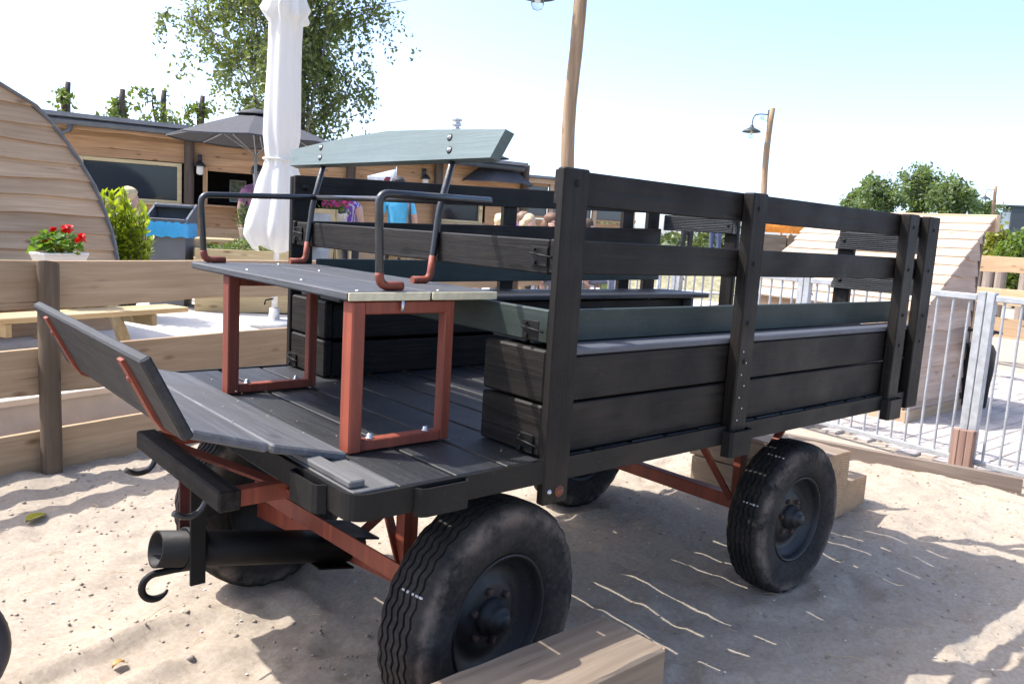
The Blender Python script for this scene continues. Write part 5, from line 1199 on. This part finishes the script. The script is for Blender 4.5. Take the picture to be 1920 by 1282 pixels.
lamp_post(1424, 430, 19.0, 207, 'log lamp post with scrolled arm standing beyond the wagon', LFT+.1, 5)
lamp_post(1850, 480, 36.0, 350, 'thin distant lamp post in front of the far dark building', LFT, 9)
# ================================================================ TREES
def tree(name, label, base, trunk_h, cc, cr, nb, ntw, nl, leaf, droop, lm, bm_, seed, cat='tree', grp=None, stems=1, tr=.16, low=0.):
    t = thing(name, label, cat, base, 0, grp); rg = np.random.default_rng(seed); base = Vector(base); cc = Vector(cc)-base; wd = MB(); lv = []
    tops = []
    for s in range(stems):
        off = Vector((rg.uniform(-.35,.35), rg.uniform(-.35,.35), 0))*(stems > 1); tp = cc+Vector((rg.uniform(-.25,.25)*cr[0], rg.uniform(-.25,.25)*cr[1], cr[2]*.72))
        pts = [off, off+Vector((0,0,trunk_h*.5)), off*1.6+Vector((cc.x*.6, cc.y*.6, trunk_h)), cc*.5+tp*.5+Vector((rg.uniform(-.3,.3), rg.uniform(-.3,.3), 0)), tp]
        wd.tube(pts, [tr, tr*.85, tr*.7, tr*.4, tr*.1], 8, False); tops.append(pts)
    ends = []
    for b in range(nb):
        pts = tops[b % stems]; k = rg.uniform(.35, .98); q = k*4; i = min(3, int(q)); p0 = pts[i].lerp(pts[i+1], q-i)
        if p0.z < trunk_h*.55: p0 = Vector((p0.x, p0.y, trunk_h*rg.uniform(.6, 1.1)))
        g = rg.uniform(0, 2*math.pi); u = rg.uniform(low, 1); rr = rg.uniform(.6, 1)
        e = cc+Vector((cr[0]*rr*math.cos(g)*math.sqrt(max(0, 1-(2*u-1)**2)), cr[1]*rr*math.sin(g)*math.sqrt(max(0, 1-(2*u-1)**2)), cr[2]*(2*u-1)*rr))
        md = p0.lerp(e, .5)+Vector((0, 0, .15*(e-p0).length)); wd.tube([p0, md, e], [tr*.3, tr*.17, tr*.05], 5, False); ends.append((p0, md, e))
    for w_ in range(ntw):
        p0, md, e = ends[int(rg.integers(len(ends)))]; k = rg.uniform(.25, 1.0); p = p0*(1-k)**2+md*2*k*(1-k)+e*k*k
        dv = Vector((rg.normal(), rg.normal(), rg.normal()*.5)).normalized(); L = rg.uniform(.4, 1.)*cr[0]*.30
        p1 = p+dv*L*.6; p2 = p1+dv*L*.3+Vector((0,0,-droop*L*rg.uniform(.5, 1.5)))
        wd.tube([p, p1, p2], [tr*.05, tr*.03, tr*.012], 3, False)
        tt = rg.random(nl)[:, None]; a = np.array(p); b_ = np.array(p1); c = np.array(p2)
        lv.append(a*(1-tt)**2+b_*2*tt*(1-tt)+c*tt**2+rg.normal(size=(nl, 3))*leaf*1.35)
    P_ = np.concatenate(lv); n = len(P_); a1 = rg.normal(size=(n, 3)); a1 /= np.linalg.norm(a1, axis=1)[:, None]; a2 = np.cross(a1, rg.normal(size=(n, 3))); a2 /= np.linalg.norm(a2, axis=1)[:, None]
    s = (leaf*rg.uniform(.6, 1.3, n))[:, None]; vs = np.stack([P_-a1*s, P_+a2*s*.55, P_+a1*s, P_-a2*s*.55], 1).reshape(-1, 3)
    me = bpy.data.meshes.new('crown'); me.vertices.add(4*n); me.vertices.foreach_set('co', vs.ravel()); me.loops.add(4*n); me.loops.foreach_set('vertex_index', np.arange(4*n)); me.polygons.add(n); me.polygons.foreach_set('loop_start', np.arange(n)*4); me.update(); me.validate()
    obj('trunk', wd, bm_, t, True); obj('crown', me, lm, t, True); return t
BARK = plain('dark_bark', (.07,.055,.042), .9, 0, .4, 6, .5); BIRCHB = plain('birch_bark', (.16,.14,.125), .85, 0, .6, 5, .5)
c = D(550, 60, 27); bx = D(575, 400, 27)
tree('birch_tree', 'large weeping birch rising behind the cafe roof', (bx.x, bx.y, 0), 3.4, (c.x, c.y, 8.4), (4.2, 4.0, 4.7), 80, 860, 46, .08, 1.5, leafmat('birch_leaf', (.105,.145,.05), .45, .35), BIRCHB, 3, stems=3, tr=.15)
for i, (u, v, d, w_, hh) in enumerate(((120,190,23,.45,.9),(222,205,22,.55,.9),(300,205,24,.9,1.0),(372,215,24,.6,.8))):
    p = D(u, v, d); tree('pollard_tree', ['slim pollard tree with a bare dark stump top above the pod', 'pollard tree with twin dark stems above the cafe roof', 'bushy pollard tree with cut stems above the cafe gutter', 'small leafy pollard tree beside the birch'][i], (p.x, p.y, 0), p.z*.78, (p.x, p.y, p.z-.2), (w_, w_, hh), 9, 24 if i != 0 else 16, 16, .085, .2, leafmat('pollard_leaf', (.10,.15,.035), .4, .35), BARK, 20+i, 'tree', 'pollards behind the cafe', 1, .07)
    q = D(u+6, v-8, d); st = bpy.data.objects.new('stump', MB().tube([(0,0,-2.2),(0,0,.1),(.03,0,.42)], [.09,.085,.07], 8).mesh('stump')); st.data.materials.append(BARK); st.location = (q.x-p.x, q.y-p.y, q.z); COL.objects.link(st); st.parent = bpy.data.objects[[o.name for o in bpy.data.objects if o.name.startswith('pollard_tree')][-1]]
for i, (u, v, d, rx, rz_) in enumerate(((1655,368,46,1.7,1.5),(1726,358,48,1.8,1.85),(1788,366,45,1.6,1.4),(1605,384,50,1.2,.8),(1845,398,60,1.4,.9))):
    p = D(u, v, d); tree('leafy_tree', ['rounded green tree standing next to the tallest tree behind the shelter', 'tallest green tree of the clump behind the shelter', 'wide green tree leaning from the clump toward the far lamp', 'low outlying bushy tree of the clump behind the shelter', 'small tree between the clump and the dark building'][i], (p.x, p.y, 0), p.z*.6, (p.x, p.y, p.z), (rx, rx, rz_), 44, 150 if i < 3 else 80, 30, .12, .1, leafmat('oak_leaf', (.12,.175,.08), .45, .35), BARK, 50+i, 'tree', 'clump of trees behind the shelter', 1, .14)
# shrubs at the right and the hedge bank in the distance
def shrub(u, v, d, rx, rz_, col, label, seed, n=26):
    p = D(u, v, d); tree('shrub', label, (p.x, p.y, 0), p.z*.4, (p.x, p.y, p.z*.55), (rx, rx, p.z*.55), 22, 130, 30, .10, .1, leafmat('shrub_%d' % seed, col, .4, .35), BARK, seed, 'shrub', 'shrubs beyond the log palisade', 1, .05)
shrub(1880, 440, 30, 1.0, 1, (.17,.19,.03), 'yellow green shrub in front of the dark building', 81); shrub(1918, 447, 28, .9, 1, (.10,.16,.03), 'green shrub at the end of the log palisade', 82)
# bank of scrub seen through the wagon rails
pA = D(1040, 410, 34); pB = D(1560, 440, 38)
bank = MB(); rg = random.Random(3); pts = []
for k in range(9000):
    t = rg.random(); q = pA.lerp(pB, t); dx = rg.gauss(0, 1.2); hgt = max(.05, 1.9+.5*math.sin(t*14)+.3*math.sin(t*37)); pts.append((q.x+fw.x*dx*1.2, q.y+fw.y*dx*1.2, rg.random()**.6*hgt))
leaves(bank, pts, .3, rg, 0, 0, .6)
obj('scrub_bank', bank, leafmat('scrub_leaf', (.085,.12,.045), .4, .2), kind='stuff', label='low green scrub along a bank in the distance')
gp = D(1143, 425, 15.5); og = thing('grass_tuft', 'tall tuft of spiky ornamental grass seen through the rails', 'grass', (gp.x, gp.y, .55)); gm = MB()
for k in range(260):
    a = rg.uniform(0, 6.3); L = rg.uniform(.7, 1.25); s_ = rg.uniform(.1, .45); p0 = Vector((.08*math.cos(a), .08*math.sin(a), 0)); p1 = p0+Vector((math.cos(a)*s_*.4, math.sin(a)*s_*.4, L*.7)); p2 = p0+Vector((math.cos(a)*s_, math.sin(a)*s_, L)); w_ = Vector((-math.sin(a), math.cos(a), 0))*.007
    gm.add([p0-w_, p0+w_, p1+w_, p1-w_, p2], [(0,1,2,3),(3,2,4)])
obj('blades', gm, leafmat('grass_blade', (.16,.22,.05), .4, .35), og, True)
# ================================================================ FAR YARD: board fences, palisade, sleepers, orange awning, dark building
def yard_fence(p0, p1, boards, label, name='paddock_fence', span=2.0, th=.03, post_h=None, mat=None):
    p0 = Vector(p0); p1 = Vector(p1); d = p1-p0; L = d.length; t = thing(name, label, 'fence', (p0.x, p0.y, 0), math.atan2(d.y, d.x)); n = max(1, round(L/span))
    for k in range(n):
        for j, (z0, z1) in enumerate(boards): obj('fence_board', waney(L/n-.02, z0, z1, th, int(p0.x*10)+k*5+j, .01, 8, .3, k*L/n), mat or M_FENCE[0], t, True)
    for k in range(n+1): obj('fence_post', MB().box(k*L/n-.045, k*L/n+.045, .003, .09, -.1, post_h or boards[0][1]+.04, .006), M_BARKPOST[2], t, True)
def gxy(u, v, d): q = D(u, v, d); return (q.x, q.y, 0)
yard_fence(gxy(1822, 500, 13.2), gxy(2700, 560, 8.6), ((1.45,1.70),(.95,1.2),(.42,.68)), 'three board paddock fence behind the plank shelter')
yard_fence(gxy(1835, 560, 11.4), gxy(2500, 640, 8.2), ((.62,.86),), 'single low pale board rail nearer the goat pen', post_h=.9)
yard_fence(gxy(1400, 465, 17), gxy(1640, 470, 15.5), ((1.15,1.5),(.6,.9)), 'pale board fence seen through the wagon rails beside the shelter', mat=M_PINE[0])
pal = thing('log_palisade', 'weathered grey palisade of upright logs beyond the paddock', 'palisade', gxy(1815, 480, 20)); P0 = Vector(gxy(1815, 480, 20)); P1 = Vector(gxy(2500, 510, 15)); Lp = (P1-P0).length; nn_ = int(Lp/.26)
lg = [logpost(.125, 1.62+random.uniform(-.06,.06), 0, k+70).mesh('log') for k in range(4)]
for q in lg: q.materials.append(wood('grey_log', (.20,.16,.13), (.40,.33,.275), 2, .85, .6)); q.materials.append(M_CUT)
for k in range(nn_):
    if k % 5 == 4: continue
    c = P0.lerp(P1, k/nn_)-P0; o = bpy.data.objects.new('log', lg[k % 4]); COL.objects.link(o); o.parent = pal; o.location = c; o.rotation_euler = (0,0,k*1.3)
slp = [('grey', 1420, 447, 20, 1.3), ('grey', 1475, 450, 20, 1.3), ('grey', 1530, 453, 20, 1.3)]
for i, (_, u, v, d, L) in enumerate(slp):
    p = D(u, v, d); beam('retaining_sleeper', (p.x-.0, p.y), (p.x+rt.x*.68, p.y+rt.y*.68), .25, p.z+.12, 0, ['upright grey retaining timber beside the orange screen post', 'middle upright grey retaining timber of three', 'upright grey retaining timber beside the plank shelter'][i], 'timber', 'retaining timbers beyond the wagon', 90+i)
aw0 = D(1425, 419, 26); aw = thing('orange_awning', 'strip of orange fabric screen on posts in the distance', 'screen', (aw0.x, aw0.y, 0), math.atan2(rt.y, rt.x)); az = D(1460, 412, 26).z
vs = []; n = 24
for i in range(n+1): x = 2.2*i/n; vs += [(x, .05*math.sin(x*5), az-.42), (x, .05*math.sin(x*5+.4), az-.05*math.sin(x*4)**2)]
sc_ = obj('fabric', MB().add(vs, [(i*2, i*2+2, i*2+3, i*2+1) for i in range(n)], True), plain('orange_fabric', (.72,.26,.04), .8), aw, True); sc_.modifiers.new('th', 'SOLIDIFY').thickness = .006
for x in (.02, .75, 1.45, 2.18): obj('post', MB().box(x-.04, x+.04, .08, .16, 0, az+.02, .005), M_PINE[2], aw, True)
b0 = D(1893, 420, 95); fbz = D(1893, 389, 95).z; fb_ = thing('dark_building', 'distant modern block with dark cladding and a white wing', 'building', (b0.x, b0.y, 0), math.atan2(rt.y, rt.x)-.3)
obj('wall', MB().box(-.2, 1.5, -1, 3, 0, fbz, .02), plain('dark_cladding', (.06,.065,.08), .5), fb_, True); obj('wall', MB().box(-2.6, -.22, -.8, 3, 0, fbz-.6, .02), plain('white_render', (.62,.63,.65), .7), fb_, True)
obj('roof', MB().box(-2.7, 1.6, -1.1, 3.1, fbz+.002, fbz+.22, .01), plain('dark_cladding', (.06,.065,.08), .5), fb_, True)
for x in (-2.1, -1.2, .1, .8):
    for z in (1.4, 3.9): obj('window', MB().box(x, x+.55, -1.04 if x > -.2 else -.84, -.99 if x > -.2 else -.79, z, z+1.3, .01), glass('far_glass', (.08,.10,.12)), fb_, True)
h2 = D(1935, 447, 110); hs = thing('brick_house', 'distant red brick house behind the shrubs', 'house', (h2.x, h2.y, 0), math.atan2(rt.y, rt.x))
obj('wall', MB().box(-4, 4, -2, 3, 0, 4.2, .02), plain('red_brick', (.30,.12,.08), .8), hs, True); obj('roof', MB().prism([(-2.3,4.2),(3.3,4.2),(.5,6.0)], -4.2, 4.2, Matrix(((0,0,1,0),(1,0,0,0),(0,1,0,0),(0,0,0,1)))), plain('roof_tile', (.16,.12,.11), .8), hs, True)
for x in (-2.5, 0, 2.2): obj('window', MB().box(x, x+1, -2.05, -1.98, 1.4, 2.8, .01), glass('far_glass', (.08,.10,.12)), hs, True)
# distant walkers beyond the wagon
mc = D(1330, 450, 19.5); mv = []; n = 30
for i in range(n+1):
    for j in range(n+1):
        x = (i/n-.5)*2; y = (j/n-.5)*2; rr = math.hypot(x, y); hgt = 1.32*max(0, math.cos(min(1, rr)*math.pi/2))**.6+.05*mnoise.noise(Vector((x*5, y*5, 0))); mv.append((mc.x+x*4.2*rt.x+y*3.4*fw.x, mc.y+x*4.2*rt.y+y*3.4*fw.y, hgt-.08))
def mz(p): 
    d = Vector((p.x-mc.x, p.y-mc.y, 0)); x = d.dot(Vector((rt.x, rt.y, 0)).normalized())/4.2; y = d.dot(Vector((fw.x, fw.y, 0)).normalized())/3.4; return 1.32*max(0, math.cos(min(1, math.hypot(x, y))*math.pi/2))**.6-.10
obj('grassy_mound', MB().add(mv, [(i*(n+1)+j, (i+1)*(n+1)+j, (i+1)*(n+1)+j+1, i*(n+1)+j+1) for i in range(n) for j in range(n)], True), plain('mound_grass', (.27,.25,.15), .9, 0, .4, 9, .6), kind='structure', label='low grassy mound beyond the wagon')
q = D(1289, 437, 18.6); person((q.x, q.y, mz(q)), YAW+.3, 1.62, 'stand', (.50,.36,.52), (.02,.02,.022), (.12,.08,.05), 'walker in black leggings seen below the rear gate board', grp='walkers beyond the wagon')
q = D(1342, 437, 19); person((q.x, q.y, mz(q)), YAW-.5, 1.58, 'stand', (.10,.14,.30), (.08,.10,.20), (.25,.16,.09), 'walker in dark blue seen behind the gate post', grp='walkers beyond the wagon')
tb_ = thing('tube_rail', 'low silver tube rail across the far yard', 'railing', gxy(1230, 452, 14.5), math.atan2(rt.y, rt.x)-.25)
for z in (1.25, .75): obj('rail', MB().tube([(0,0,z),(3.6,0,z)], .025, 8), M_GALV, tb_, True)
for x in (.1, 1.8, 3.5): obj('post', MB().tube([(x,0,0),(x,0,1.27)], .028, 8), M_GALV, tb_, True)
